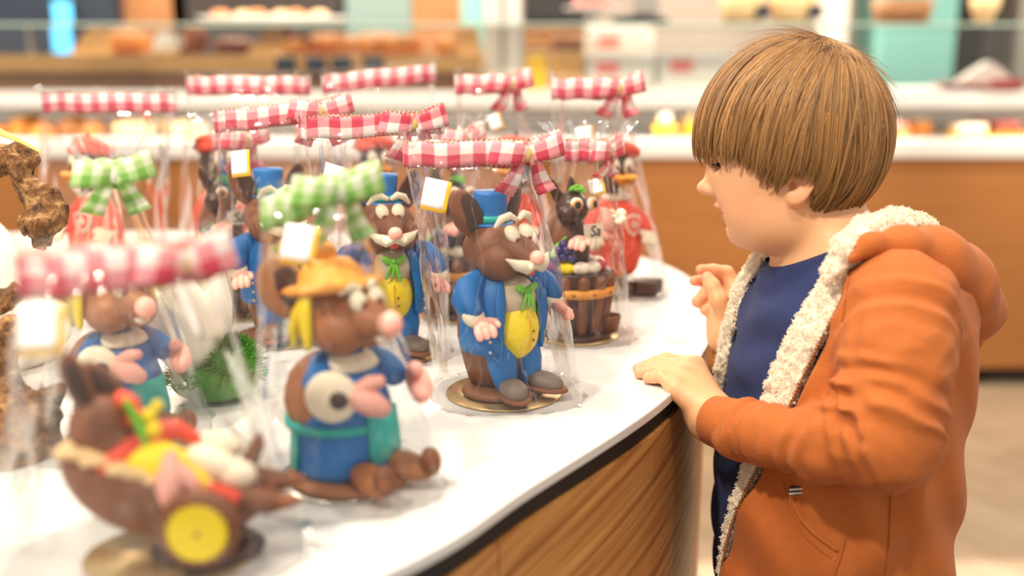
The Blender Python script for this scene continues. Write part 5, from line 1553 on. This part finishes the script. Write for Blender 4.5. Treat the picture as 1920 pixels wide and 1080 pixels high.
# eye sockets and lids
for s in (-1, 1):
    vol.ell(hp(7.75, -.8, 2.9 * s), (.0115, .0125, .0080), .008, HM, 'sub')
    vol.ell(hp(6.5, -.72, 2.95 * s), (.0118, .0135, .0112), .003, HM)
    vol.ell(hp(7.25, -1.02, 2.95 * s), (.0080, .0118, .0026), .0012, hrot(-14), 'sub')
# mouth: upper lip, lower lip, parting, corners pulled into a smile
vol.ell(hp(7.35, -5.72), (.0064, .0165, .0044), .003, hrot(16))
vol.ell(hp(6.25, -6.95), (.0072, .0150, .0054), .003, hrot(14))
vol.ell(hp(7.0, -6.33), (.0120, .0225, .0022), .0010, hrot(8), 'sub')
for s in (-1, 1):
    vol.ell(hp(5.95, -6.15, 2.45 * s), (.0055, .0040, .0022), .003, HM, 'sub')
vol.ell(hp(6.2, -7.75), (.0046, .0140, .0034), .005, HM, 'sub')
# ears
for s in (-1, 1):
    vol.ell(hp(-1.2, -1.9, 6.9 * s), (.0150, .0042, .0265), .006, HM @ rotm((14 * s, -14, -24 * s)))
    vol.ell(hp(-.75, -3.7, 6.9 * s), (.0085, .0050, .0100), .006, HM)
    vol.ell(hp(-.9, -1.6, 7.6 * s), (.0085, .0050, .0165), .003, HM @ rotm((14 * s, -14, -24 * s)), 'sub')
    vol.ell(hp(-.15, -2.5, 7.1 * s), (.0036, .0070, .0055), .003, HM, 'sub')
# --- near (left) hand, flat on the table
HZ = TABLE + .0072
w0 = P(1340, 782, 1.075)
tips = {'little': ((1214, 709), (1240, 713), (1266, 727), 1.094), 'ring': ((1199, 699), (1234, 694), (1276, 703), 1.112), 'middle': ((1196, 691), (1236, 682), (1289, 690), 1.130), 'index': ((1214, 684), (1250, 674), (1301, 686), 1.146)}
mcps = []
for nme, (t0, pip, mcp, d) in tips.items():
    r = .0069 if nme == 'little' else .0077
    a = on_plane(*t0, HZ); b_ = P(*pip, d + .004); c_ = P(*mcp, d - .008)
    b_[2] = max(b_[2], TABLE + .0125); m_ = a * .52 + b_ * .48; m_[2] = max(m_[2], TABLE + .0086)
    vol.chain([c_, b_, m_, a], [r * 1.22, r * 1.05, r * .96, r * .84], .0035)
    mcps.append(c_)
    vol.cone(c_ + (w0 - c_) * .04, w0 + (c_ - w0) * .18, r * 1.75, .0185, .009)
vol.cone(w0, NS[5], .0225, .0215, .012)
vol.cone(P(1300, 742, 1.12), P(1330, 790, 1.085), .021, .023, .012)           # heel of the hand
th = [P(1325, 745, 1.135), P(1303, 722, 1.165), on_plane(1272, 712, TABLE + .008)]
th[2][1] += .035
vol.chain([th[0], th[1]], [.014, .0105], .01)
# --- far (right) hand, fingers pinched
wf = P(1362, 624, 1.245)
vol.chain([P(1388, 556, 1.262), P(1362, 513, 1.268), P(1337, 508, 1.262), P(1314, 506, 1.255)], [.0125, .0098, .0085, .0066], .003)      # index
vol.chain([P(1384, 552, 1.276), P(1350, 530, 1.285), P(1322, 526, 1.278), P(1302, 527, 1.270)], [.0110, .0092, .0082, .0066], .003)      # middle
vol.chain([P(1378, 572, 1.278), P(1345, 548, 1.275), P(1322, 553, 1.262), P(1308, 566, 1.252)], [.0108, .0092, .0088, .0078], .003)      # ring, curled
vol.chain([P(1372, 590, 1.272), P(1348, 572, 1.268), P(1334, 574, 1.258), P(1322, 582, 1.250)], [.0096, .0082, .0076, .0066], .003)      # little, curled
vol.chain([P(1366, 592, 1.235), P(1348, 562, 1.226), P(1336, 538, 1.232), P(1326, 521, 1.240)], [.0150, .0112, .0100, .0078], .004)      # thumb
vol.chain([P(1386, 556, 1.262), P(1376, 592, 1.252), wf], [.0175, .0235, .0205], .010)
vol.chain([P(1372, 568, 1.275), P(1360, 602, 1.255), wf], [.0175, .0205, .0205], .010)
vol.cone(wf, FS[4], .0200, .0205, .012)
me, V, F = vol_mesh('body', vol)
del vol
# colour of the skin itself: lips, cheeks, ears, finger tips
q = (V - HC) @ HM * 100; U_, W_l, V_ = q[:, 0], q[:, 1], q[:, 2] / 1.02
base = np.array(lin((234, 178, 132))[:3]); colr = np.tile(base, (len(V), 1))
def blend(wt, c):
    global colr
    wt = np.clip(wt, 0, 1)[:, None]
    colr = colr * (1 - wt) + np.array(lin(c)[:3]) * wt
def blob(u, v, w, ru, rv, rw):
    return np.exp(-(((U_ - u) / ru) ** 2 + ((V_ - v) / rv) ** 2 + ((np.abs(W_l) - w) / rw) ** 2))
blend(.55 * blob(4.2, -4.6, 4.8, 2.2, 1.8, 3), (226, 140, 106))
blend(.6 * blob(9.2, -3.9, 0, 1.0, .8, 1.2), (232, 160, 124))
blend(.55 * blob(-1.2, -2.4, 7.2, 1.6, 2.8, 1.2), (232, 146, 106))
blend(1.6 * blob(7.8, -5.80, 0, .9, .40, 1.9), (220, 128, 112))
blend(1.7 * blob(6.7, -6.95, 0, .9, .55, 1.8), (214, 108, 96))
blend(1.3 * blob(6.0, -6.33, 0, .9, .28, 2.0), (150, 50, 46))
for t0, *_ in tips.values():
    p = on_plane(*t0, HZ)
    blend(.8 * np.exp(-((V - p - np.array((0, 0, .005))) ** 2).sum(1) / .0058 ** 2), (240, 176, 160))
    blend(.45 * np.exp(-((V - p) ** 2).sum(1) / .012 ** 2), (236, 160, 130))
for c_ in mcps:
    blend(.3 * np.exp(-((V - c_ - np.array((0, 0, .008))) ** 2).sum(1) / .009 ** 2), (230, 150, 120))
for c_ in (P(1326, 521, 1.24), P(1314, 506, 1.255), P(1308, 566, 1.252), P(1302, 527, 1.27)):
    blend(.5 * np.exp(-((V - c_) ** 2).sum(1) / .012 ** 2), (232, 140, 110))
ca = me.color_attributes.new('skin_tone', 'FLOAT_COLOR', 'POINT')
ca.data.foreach_set('color', np.concatenate([colr, np.ones((len(V), 1))], 1).astype(np.float32).ravel())
body = mesh_obj('body', me, M['skin'], boy)

def child(name, mb, m_, parent=None, **kw):
    """a part modelled in world coordinates under the boy"""
    o = obj(name, mb, m_, None, **kw)
    p = parent or boy
    o.parent = p
    o.matrix_parent_inverse = Matrix.Translation(-Vector(boy.location)) if p is boy else Matrix.Identity(4)
    return o
# eyeballs, lashes, nails
for s in (-1, 1):
    ey = MB(); c = hp(6.37, -.95, 2.95 * s)
    ey.ell((0, 0, 0), (.0112, .0112, .0112), None, 24, 16)
    e = child('eye', MB().add(np.array(ey.v[0]) + c, ey.f), M['egg_white'])
    g = hp(6.37, -.95, 2.95 * s) + .0086 * (HF * .95 - HU * .28 + HL * .1 * s)
    ir = MB().ell((0, 0, 0), (.0036, .0056, .0056), None, 18, 10)
    vv = np.array(ir.v[0]) @ (HM @ rotm((0, 16, 5 * s))).T + g
    child('iris', MB().add(vv, ir.f), mat('dark_iris', (62, 44, 32), .15, .1, 200, coat=.6), e)
    ls = MB()
    for k in range(26):
        a = -1.15 + 2.3 * k / 25
        r0 = hp(6.37, -.95, 2.95 * s) + .0128 * (HF * math.cos(a) * .96 + HL * math.sin(a)) + HU * (.0016 - .0022 * abs(a) ** 2 * .4)
        d = HF * math.cos(a) + HL * math.sin(a) * .9
        ls.tube([r0, r0 + d * .0035 - HU * .0018, r0 + d * .0072 - HU * .0016], [.0004, .00035, .0001], 5)
    child('eyelashes', ls, M['black'])
nl = MB()
for t0, *_ in tips.values():
    p = on_plane(*t0, HZ)
    ir = MB().ell((0, 0, 0), (.0048, .0040, .0012), None, 12, 6)
    nl = MB().add(np.array(ir.v[0]) @ rotm((0, -16, 8)).T + p + np.array((.0012, -.0006, .0056)), ir.f)
    child('fingernail', nl, mat('nail', (244, 196, 178), .25, .03, 80))
ir = MB().ell((0, 0, 0), (.0050, .0022, .0056), None, 12, 6)
child('fingernail', MB().add(np.array(ir.v[0]) @ rotm((0, -35, 0)).T + P(1327, 523, 1.2335), ir.f), M['mz_pink'])

# ------------------------------------------------------------------ clothes
def cloth_mat(name, col, scale, bump, sheen=.4, var=.10, rough=.85):
    m = mat(name, col, rough, var, scale, bump, sheen=sheen, bscale=scale * 4)
    return m
M['navy_cotton'] = cloth_mat('navy_cotton', (26, 40, 88), 90, .25, .03, .16)
M['orange_fleece'] = cloth_mat('orange_sweatshirt', (182, 97, 36), 110, .35, .06, .10)
M['sherpa'] = cloth_mat('cream_sherpa', (250, 234, 210), 160, .6, .5, .06, .95)
M['denim'] = cloth_mat('dark_denim', (40, 46, 66), 200, .3)
M['brass'] = mat('brass_zip', (150, 112, 72), .35, .1, 60, metal=.8)

vol = Vol(np.arange(.20, .56, .0028), np.arange(.86, 1.30, .0028), np.arange(.58, 1.13, .0028))
X, Y, Z = np.meshgrid(*vol.ax, indexing='ij')
_wr = .0022 * np.sin(Z * 95 + X * 60 + 2.2 * np.sin(Y * 30)) * (Z > 0) + .0016 * np.sin(X * 150 - Z * 120 + Y * 50)
vol.D = (torso(.007, .60, 1.14)(X, Y, Z) + _wr).astype(np.float32)
vol.chain([NS[0], NS[1]], [.046, .042], .02); vol.chain([FS[0], FS[1]], [.046, .040], .02)
# neckline
p0, p1 = P(1474, 492, 1.10), P(1612, 418, 1.10)
nd = np.cross(p1 - p0, HL); nd /= np.linalg.norm(nd)
if nd[2] < 0:
    nd = -nd
vol.cut(p0, nd, (.2, .86, .9), (.56, 1.3, 1.2))
vol.cut((.38, 1.07, 1.078), (0.45, 0, 1), (.2, .86, .9), (.56, 1.3, 1.2))
tee_m, tv, tf = vol_mesh('tee_shirt', vol)
tee = mesh_obj('tee_shirt', tee_m, M['navy_cotton'], boy)
# jacket
def opening(X, Y, Z, far_shift=0.0, near_shift=0.0):
    f = phi(X, Y, Z)
    n = np.interp(Z, [.62, .70, .756, .85, .93, 1.0, 1.07, 1.10], [2, 7, 13, 27, 37, 43, 50, 62]) + near_shift
    fr = np.interp(Z, [.62, .756, .85, .93, 1.07, 1.10], [-66, -64, -58, -48, -52, -62]) + far_shift
    return np.maximum(f - n, fr - f) * .0021        # negative inside the opening, about metres
vol = Vol(np.arange(.19, .62, .0025), np.arange(.79, 1.40, .0025), np.arange(.56, 1.17, .0025))
X, Y, Z = np.meshgrid(*vol.ax, indexing='ij')
fold = .0030 * np.sin(Z * 60 + 3 * np.sin(X * 25) + Y * 14) * np.clip((.95 - Z) * 6, 0, 1) + .002 * np.sin(X * 110 + Z * 50)
T_ = torso(.023, .61, 1.082)(X, Y, Z) + fold
inner = torso(.012, .50, 1.2)(X, Y, Z)
op = opening(X, Y, Z)
J = np.maximum(np.maximum(T_, -inner), -op)
vol.D = np.minimum(J, .05).astype(np.float32)
def arm_disp(amp, n, mask0, mask1, ph=0.0):
    def f(X, Y, Z, h):
        mk = np.clip((h - mask0) / (mask1 - mask0 + 1e-6), 0, 1) if mask1 != mask0 else 1.0
        w = (vnoise(X * .9 + ph, Y, Z * 1.1, .045) - .5) * 3.2
        s_ = np.sin(h * n * 6.283 + ph + 34 * (Z - .95) + 18 * (Y - .9) + w * 2.0)
        return -amp * mk * np.sign(s_) * np.abs(s_) ** 1.4 * (.35 + 1.1 * vnoise(X + ph, Y, Z, .06)) - (vnoise(X, Y + ph, Z, .022) - .5) * .0026 - np.abs(vnoise(X * .7 + Z * .5, Y + ph, Z - X * .5, .026) - .5) * -.0055
    return f
k_ = .012
vol.cone(NS[0], NS[1], NSR[0], NSR[1], .025, disp=arm_disp(.0038, 2.2, -.5, .6))
vol.cone(NS[1], NS[2], NSR[1], NSR[2], k_, disp=arm_disp(.0062, 3.6, -.1, .8, .6))
vol.cone(NS[2], NS[3], NSR[2], NSR[3], .018, disp=arm_disp(.0055, 3.2, 1.4, .2, 1.0))
vol.cone(NS[3], NS[4], NSR[3], NSR[4], k_, disp=arm_disp(.0040, 2.2, 1.3, -.2, 2.0))
vol.cone(NS[4], NS[5], NSR[4] * 1.06, NSR[5] * 1.16, k_, disp=arm_disp(.0024, 2.4, -1, -.5))
for i in range(4):
    vol.cone(FS[i], FS[i + 1], FSR[i], FSR[i + 1], .015, disp=arm_disp(.0025, 3, -1, -.5))
# creases pressed in at the inner elbow and the armpit
for a, b2, r in ((P(1585, 742, .90), P(1650, 790, .872), .0050), (P(1590, 700, .905), P(1640, 725, .885), .0036), (P(1560, 768, .915), P(1610, 830, .885), .0040), (P(1590, 640, .90), P(1640, 650, .885), .003), (P(1598, 590, .925), P(1590, 700, .912), .0045), (P(1770, 600, .95), P(1765, 720, .95), .004)):
    vol.cone(a, b2, r, r * .3, .012, 'sub')
for c_, n_ in ((NS[6], NS[6] - NS[5]), (FS[4], FS[4] - FS[3])):
    n_ = n_ / np.linalg.norm(n_)
    vol.cut(c_ - n_ * .016, n_, c_ - .045, c_ + .045)
jk_m, jv, jf = vol_mesh('hoodie', vol)
hoodie = mesh_obj('hoodie', jk_m, M['orange_fleece'], boy)
del vol
# hood folded back over the shoulders, a piece of its own
vol = Vol(np.arange(.30, .66, .0028), np.arange(.88, 1.36, .0028), np.arange(.86, 1.14, .0028))
vol.chain([P(1598, 484, .962), P(1632, 458, .960), P(1690, 462, .975), P(1745, 490, 1.00), P(1796, 535, 1.04), P(1822, 585, 1.09), P(1824, 640, 1.11)], [.007, .011, .019, .030, .037, .032, .012], .014)
vol.chain([P(1745, 500, 1.02), P(1770, 535, 1.10), P(1720, 540, 1.18), P(1640, 545, 1.23)], [.032, .038, .034, .022], .03)
vol.ell(P(1690, 425, 1.075), (.060, .075, .030), .010, None, 'sub')
vol.chain([P(1700, 482, .945), P(1762, 520, .965), P(1800, 580, 1.01)], [.0030, .0035, .002], .008, 'sub')
_X, _Y, _Z = np.meshgrid(*vol.ax, indexing='ij')
vol.D += ((vnoise(_X, _Y, _Z, .05) - .5) * .008 + (vnoise(_X, _Y, _Z, .02) - .5) * .002).astype(np.float32)
hd_m, _, _ = vol_mesh('hood', vol)
mesh_obj('hood', hd_m, M['orange_fleece'], boy)
del vol, _X, _Y, _Z
# fleece lining: bands inside the front edges, roll inside the hood
vol = Vol(np.arange(.19, .58, .0021), np.arange(.88, 1.34, .0021), np.arange(.60, 1.17, .0021))
X, Y, Z = np.meshgrid(*vol.ax, indexing='ij')
band = np.maximum(opening(X, Y, Z, 2.0, -2.6), -opening(X, Y, Z, np.interp(Z, [.75, .9, 1.0], [6., 14., 17.]), np.interp(Z, [.75, .88, .95, 1.1], [-6., -11., -17., -18.])))
lin_ = torso(.021, .61, 1.088)(X, Y, Z); inn_ = torso(.0085, .5, 1.2)(X, Y, Z)
vol.D = np.minimum(np.maximum(np.maximum(lin_, -inn_), band), .05).astype(np.float32)
vol.chain([P(1556, 516, .978), P(1590, 464, .976), P(1630, 436, .985), P(1680, 425, 1.01), P(1722, 437, 1.05), P(1726, 446, 1.12), P(1650, 440, 1.19), P(1560, 450, 1.215), P(1492, 480, 1.195), P(1452, 512, 1.18)],
          [.009, .0125, .0150, .0165, .0170, .017, .016, .015, .014, .012], .010)
vol.D += ((vnoise(X, Y, Z, .0105) - .5) * .0040 + (vnoise(X, Y, Z, .0048) - .5) * .0050).astype(np.float32)
sh_m, sv, sf = vol_mesh('fleece_lining', vol)
sherpa = mesh_obj('fleece_lining', sh_m, M['sherpa'], boy)
# woolly fibres standing off the lining
_rg = np.random.default_rng(5)
_i = _rg.integers(0, len(sf), 42000); _q = sv[sf[_i]]; _b = _rg.random((len(_i), 2, 1))
_p = (_q[:, 0] * (1 - _b[:, 0]) + _q[:, 1] * _b[:, 0]) * (1 - _b[:, 1]) + (_q[:, 3] * (1 - _b[:, 0]) + _q[:, 2] * _b[:, 0]) * _b[:, 1]
_n = np.cross(_q[:, 2] - _q[:, 0], _q[:, 3] - _q[:, 1]); _n /= np.linalg.norm(_n, axis=1, keepdims=True) + 1e-12
_cl = np.stack([vnoise(_p[:, 0] + o, _p[:, 1], _p[:, 2], .006) - .5 for o in (0, .31, .67)], 1) * 2.2
_n = _n + _cl; _n /= np.linalg.norm(_n, axis=1, keepdims=True)
_w = np.cross(_n, _rg.normal(size=_n.shape)); _w /= np.linalg.norm(_w, axis=1, keepdims=True)
_L = _rg.uniform(.0013, .0027, (len(_i), 1))
_f = np.stack([_p, _p + _n * _L * .45 + _w * .0006, _p + _n * _L * .8 + _w * .0018, _p + _n * _L * .9 + _w * .003], 1)
_cu = bpy.data.hair_curves.new('fibres'); _cu.add_curves([4] * len(_f))
_cu.attributes['position'].data.foreach_set('vector', _f.astype(np.float32).ravel())
_ra = _cu.attributes.get('radius') or _cu.attributes.new('radius', 'FLOAT', 'POINT')
_ra.data.foreach_set('value', np.tile(np.array([.0004, .00036, .0003, .00016], np.float32), len(_f)))
_cu.materials.append(M['sherpa'])
_fo = bpy.data.objects.new('fibres', _cu); COL.objects.link(_fo); _fo.parent = sherpa; _fo['kind'] = 'stuff'
del vol, X, Y, Z, band, lin_, inn_, T_, inner, op, J, fold
jb = BVHTree.FromPolygons([tuple(v) for v in jv], [tuple(f) for f in jf])
def on_jacket(px, py, off=.001):
    d = P(px, py, 1.0) - np.array(EYE); d /= np.linalg.norm(d)
    h = jb.ray_cast(Vector(EYE), Vector(d))
    if h[0] is None:
        return None
    return np.array(h[0]) + np.array(h[1]) * off
def seam(name, pix, r, m_, parent=None, n=8):
    pts = [on_jacket(*p) for p in spline([np.array(p, float) for p in pix], n, False)]
    pts = [p for p in pts if p is not None]
    if len(pts) > 2:
        return child(name, MB().tube(pts, r, 8), m_, parent)
# zip along both edges of the opening
def edge_line(side, z0, z1, n):
    o = []
    for z in np.linspace(z0, z1, n):
        a_, b_, c_ = (np.interp(z, TZ_, t) for t in (TA_, TB_, TC_))
        if side > 0:
            f = np.interp(z, [.62, .70, .756, .85, .93, 1.0, 1.07, 1.10], [2, 7, 13, 27, 37, 43, 50, 62]) - .8
        else:
            f = np.interp(z, [.62, .756, .85, .93, 1.07, 1.10], [-66, -64, -58, -48, -52, -62]) + .8
        a_ += .0225; b_ += .0225; f = R(f)
        c2, s2 = math.cos(f), math.sin(f)
        k = (abs(c2) ** 2.3 + abs(s2) ** 2.3) ** (-1 / 2.3)
        u = a_ * c2 * k + c_; v = b_ * s2 * k
        o.append(np.array((BX + TE[0] * u + TL[0] * v, BY + TE[1] * u + TL[1] * v, z)))
    return o
for side in (1, -1):
    e_ = edge_line(side, .625, 1.075, 120)
    zp = child('zip', MB().tube(e_[::4], .0012, 6), M['orange_fleece'])
    mb = MB()
    for i in range(len(e_) - 1):
        t_ = e_[i + 1] - e_[i]; t_ /= np.linalg.norm(t_)
        for kk in (.5,):
            c_ = e_[i] * (1 - kk) + e_[i + 1] * kk
            mb.ell(c_, (.0023, .0023, .0014), None, 8, 5)
    z_ = child('zip_teeth', mb, M['brass'], zp); z_['kind'] = 'stuff'
# cuffs with ribs
for c0, c1, r0, r1 in ((NS[6], NS[5] * .9 + NS[4] * .1, .0262, .0300), (FS[4], FS[3] * .55 + FS[4] * .45, .0262, .0275)):
    ax_ = c1 - c0; L = np.linalg.norm(ax_); ax_ /= L
    s1 = np.cross(ax_, (0, 0, 1.0)); s1 /= np.linalg.norm(s1); s2 = np.cross(ax_, s1)
    mb = MB(); S = 120; vs = []
    prof = [(.0, -.004), (.0, -.0005), (.02, .0), (.5, .0005), (1.0, -.001), (1.02, -.005)]
    for q_, dr in prof:
        for j in range(S):
            a = 2 * PI * j / S
            rr = r0 + (r1 - r0) * q_ + dr + (.0005 if j % 2 else -.0004)
            vs.append(c0 + ax_ * (q_ * L) + (s1 * math.cos(a) + s2 * math.sin(a)) * rr)
    fs = [(i * S + j, i * S + (j + 1) % S, (i + 1) * S + (j + 1) % S, (i + 1) * S + j) for i in range(len(prof) - 1) for j in range(S)]
    child('cuff', mb.add(vs, fs), M['orange_fleece'])
# pocket edge, seams and the little striped tab
seam('pocket_edge', [(1482, 905), (1492, 950), (1520, 992), (1566, 1030)], .0022, M['orange_fleece'])
seam('pocket_seam', [(1470, 905), (1482, 962), (1512, 1006), (1556, 1044)], .0009, M['orange_fleece'])
seam('pocket_seam', [(1584, 1010), (1572, 1050), (1560, 1085)], .0012, M['orange_fleece'])
seam('side_seam', [(1672, 925), (1668, 990), (1662, 1085)], .0010, M['orange_fleece'])
seam('shoulder_seam', [(1598, 478), (1588, 540), (1580, 600)], .0012, M['orange_fleece'])
tbp = on_jacket(1494, 918, .003)
if tbp is not None:
    tab = child('tab', MB().box(tbp, (.014, .003, .009), (0, 0, 10)), M['dark'], smooth=False, bevel=.0006)
    for k in (-.0022, .0022):
        child('stripe', MB().box(tbp + np.array((0, -.0017, k)), (.0142, .0006, .0016), (0, 0, 10)), M['egg_white'], tab, smooth=False)
# trousers and shoes
vol = Vol(np.arange(.17, .60, .006), np.arange(.90, 1.28, .006), np.arange(.02, .72, .006))
vol.apply(torso(.002, .54, .68), (BX - .17, BY - .19, .54), (BX + .17, BY + .19, .68), .012)
for s in (-1, 1):
    hx, hy = BX + TL[0] * .078 * s, BY + TL[1] * .078 * s
    vol.chain([(hx, hy, .60), (hx - .012, hy, .33), (hx + .01, hy, .10)], [.080, .062, .052], .02)
vol.cut((0, 0, .07), (0, 0, -1), (.1, .8, -.1), (.7, 1.4, .1))
tr_m, _, _ = vol_mesh('trousers', vol)
mesh_obj('trousers', tr_m, M['denim'], boy)
for s in (-1, 1):
    hx, hy = BX + TL[0] * .078 * s, BY + TL[1] * .078 * s
    sh = child('shoe', MB().ell((hx - .002, hy - .006, .042), (.112, .045, .040), (0, 5, 5)), M['dark'])
    child('sole', MB().prism([(hx - .002 + .113 * math.cos(a), hy - .006 + .046 * math.sin(a)) for a in np.linspace(0, 6.0, 24)], .0, .02), M['white_dull'], sh, smooth=False)

# ------------------------------------------------------------------ hair
def hair_mat(name, dark, light, rough=.42):
    m, nt, b, out = nmat(name)
    hi = N(nt, 'ShaderNodeHairInfo')
    rp = N(nt, 'ShaderNodeValToRGB'); e = rp.color_ramp.elements
    e[0].position = 0; e[0].color = lin(dark); e[1].position = 1; e[1].color = lin(light)
    nt.links.new(hi.outputs['Random'], rp.inputs[0])
    # a little paler towards the tips
    nt.links.new(rp.outputs[0], b.inputs['Base Color'])
    b.inputs['Roughness'].default_value = rough
    b.inputs['Specular IOR Level'].default_value = .6
    b.inputs['Anisotropic'].default_value = .6
    return m
M['hair'] = hair_mat('light_brown_hair', (74, 46, 22), (200, 146, 82))
M['hair_base'] = mat('hair_shade', (66, 42, 22), .6, .3, 60)
EC = (-.2, 2.2, 0.0); ER = np.array((10.5, 8.7, 10.4))      # forward, left, up half sizes in cm
HEM_A = [0, 30, 48, 62, 74, 80, 88, 98, 106, 114, 140, 180]
HEM_V = [.25, .55, .6, -.4, -2.3, -2.6, -1.2, -.9, -2.4, -5.0, -5.6, -5.7]
def hem(u, w):
    a = np.degrees(np.arctan2(np.abs(w), u))
    return np.interp(a, HEM_A, HEM_V)
lo = HC - .13; hi = HC + .15
vol = Vol(np.arange(lo[0], hi[0], .0028), np.arange(lo[1], hi[1], .0028), np.arange(lo[2], hi[2], .0028))
X, Y, Z = np.meshgrid(*vol.ax, indexing='ij')
qx = [((X - HC[0]) * HM[0, i] + (Y - HC[1]) * HM[1, i] + (Z - HC[2]) * HM[2, i]) * 100 for i in range(3)]
k0 = np.sqrt(((qx[0] - EC[0]) / (ER[0] - .55)) ** 2 + (qx[1] / (ER[1] - .55)) ** 2 + ((qx[2] / 1.02 - EC[1]) / (ER[2] - .55)) ** 2)
d_ = (k0 - 1) * .085
hv = hem(qx[0], qx[1]) + .5
d_ = np.maximum(d_, (hv - qx[2] / 1.02) * .009)
# scoop the inside so that the cap is a shell over the head
vol.D = np.minimum(d_, .05).astype(np.float32)
hb_m, _, _ = vol_mesh('hair', vol)
hair = mesh_obj('hair', hb_m, M['hair_base'], boy)
del vol, X, Y, Z, qx, k0, d_, hv
rng = np.random.default_rng(11)
pole = np.array(((-3.6 - EC[0]) / ER[0], .6 / ER[1], (12.0 - EC[1]) / ER[2])); pole /= np.linalg.norm(pole)
t1 = np.array((1.0, 0, 0)) - pole * pole[0]; t1 /= np.linalg.norm(t1); t2 = np.cross(pole, t1)
NSTR, NPT = 21000, 16
NCL = 640
cl_psi = rng.uniform(-PI, PI, NCL); cl_sw = rng.normal(.08, .075, NCL); cl_lift = rng.normal(.0, .55, NCL); cl_end = rng.normal(0, .75, NCL); cl_ph = rng.uniform(0, 6.28, NCL)
psi = rng.uniform(-PI, PI, NSTR)
cid = np.argmin(np.abs(((psi[:, None] - cl_psi[None, :] + rng.normal(0, .02, (NSTR, 1))) + PI) % (2 * PI) - PI), 1)
th0 = np.abs(rng.normal(0, .5, NSTR)) % 1.7
layer = rng.random(NSTR)
th = np.linspace(.004, 2.75, 120)
pts_all = np.zeros((NSTR, NPT, 3)); keep = np.ones(NSTR, bool)
for i in range(NSTR):
    c = cid[i]
    pull = np.clip((th - th0[i]) / 1.3, 0, 1) ** 1.2
    dpsi = ((cl_psi[c] - psi[i] + PI) % (2 * PI) - PI)
    ps = psi[i] + dpsi * .60 * pull + cl_sw[c] * th + .05 * np.sin(th * 3.2 + cl_ph[c] * .4)
    dvec = np.cos(th)[:, None] * pole + np.sin(th)[:, None] * (np.cos(ps)[:, None] * t1 + np.sin(ps)[:, None] * t2)
    off = 1 + .010 * (layer[i] - .55) * 2 * pull ** .5 + .016 * cl_lift[c] * np.sin(np.clip(th, 0, PI)) - .008 * np.exp(-(th / .2) ** 2)
    p = dvec * off[:, None] * ER; u = p[:, 0] + EC[0]; v = p[:, 2] + EC[1]; w = p[:, 1]
    hv = hem(u, w) + cl_end[c] * .8 + (layer[i] - .5) * .7
    below = np.nonzero((v < hv) & (th > .5))[0]
    e1 = th[below[0]] if len(below) else th[-1]
    s0 = min(th0[i], e1 - .35)
    if e1 - s0 < .12:
        keep[i] = False; continue
    tq = np.linspace(max(.004, s0), e1, NPT)
    U = np.interp(tq, th, u); Vv = np.interp(tq, th, v); W = np.interp(tq, th, w)
    # tips flick slightly outwards and forwards
    g = np.linspace(0, 1, NPT) ** 3
    k = 1 + .014 * g * (.8 + cl_lift[c])
    pts_all[i] = HC + .01 * (np.outer(U * k, HF) + np.outer(Vv * 1.02, HU) + np.outer(W * k, HL))
pts_all = pts_all[keep]
# loose hairs standing off the crown
NF = 520
fl = np.zeros((NF, NPT, 3))
for i in range(NF):
    ps = rng.uniform(-PI, PI); s0 = rng.uniform(.02, .9); L = rng.uniform(.25, .8)
    tq = np.linspace(s0, s0 + L, NPT); lift = rng.uniform(.015, .13) * (.6 if s0 > .5 else 1.25) * np.linspace(0, 1, NPT) ** 1.4
    dv = np.cos(tq)[:, None] * pole + np.sin(tq)[:, None] * (math.cos(ps) * t1 + math.sin(ps) * t2)
    p = dv * (1 + lift)[:, None] * ER
    fl[i] = HC + .01 * (np.outer(p[:, 0] + EC[0], HF) + np.outer((p[:, 2] + EC[1]) * 1.02, HU) + np.outer(p[:, 1], HL))
# tuft that closes the whorl
NT = 420
tf_ = np.zeros((NT, NPT, 3))
for i in range(NT):
    o_ = rng.normal(0, .075, 2); ps = rng.normal(2.3, .8); L = rng.uniform(.25, .7)
    sq = np.linspace(0, L, NPT)[:, None]
    dv = pole + o_[0] * t1 + o_[1] * t2 + sq * (math.cos(ps) * t1 + math.sin(ps) * t2)
    dv /= np.linalg.norm(dv, axis=1, keepdims=True)
    p = dv * (.985 + .03 * np.sin(np.linspace(0, PI * .8, NPT)))[:, None] * ER
    tf_[i] = HC + .01 * (np.outer(p[:, 0] + EC[0], HF) + np.outer((p[:, 2] + EC[1]) * 1.02, HU) + np.outer(p[:, 1], HL))
pts_all = np.concatenate([pts_all, tf_])
allp = np.concatenate([pts_all, fl])
cu = bpy.data.hair_curves.new('strands')
cu.add_curves([NPT] * len(allp))
cu.attributes['position'].data.foreach_set('vector', allp.astype(np.float32).ravel())
ra = cu.attributes.get('radius') or cu.attributes.new('radius', 'FLOAT', 'POINT')
rad = np.tile(np.interp(np.linspace(0, 1, NPT), [0, .6, 1], [.00030, .00030, .00010]), (len(allp), 1))
rad[len(pts_all):] *= .5
ra.data.foreach_set('value', rad.astype(np.float32).ravel())
cu.materials.append(M['hair'])
so = bpy.data.objects.new('strands', cu); COL.objects.link(so)
so.parent = hair; so['kind'] = 'stuff'
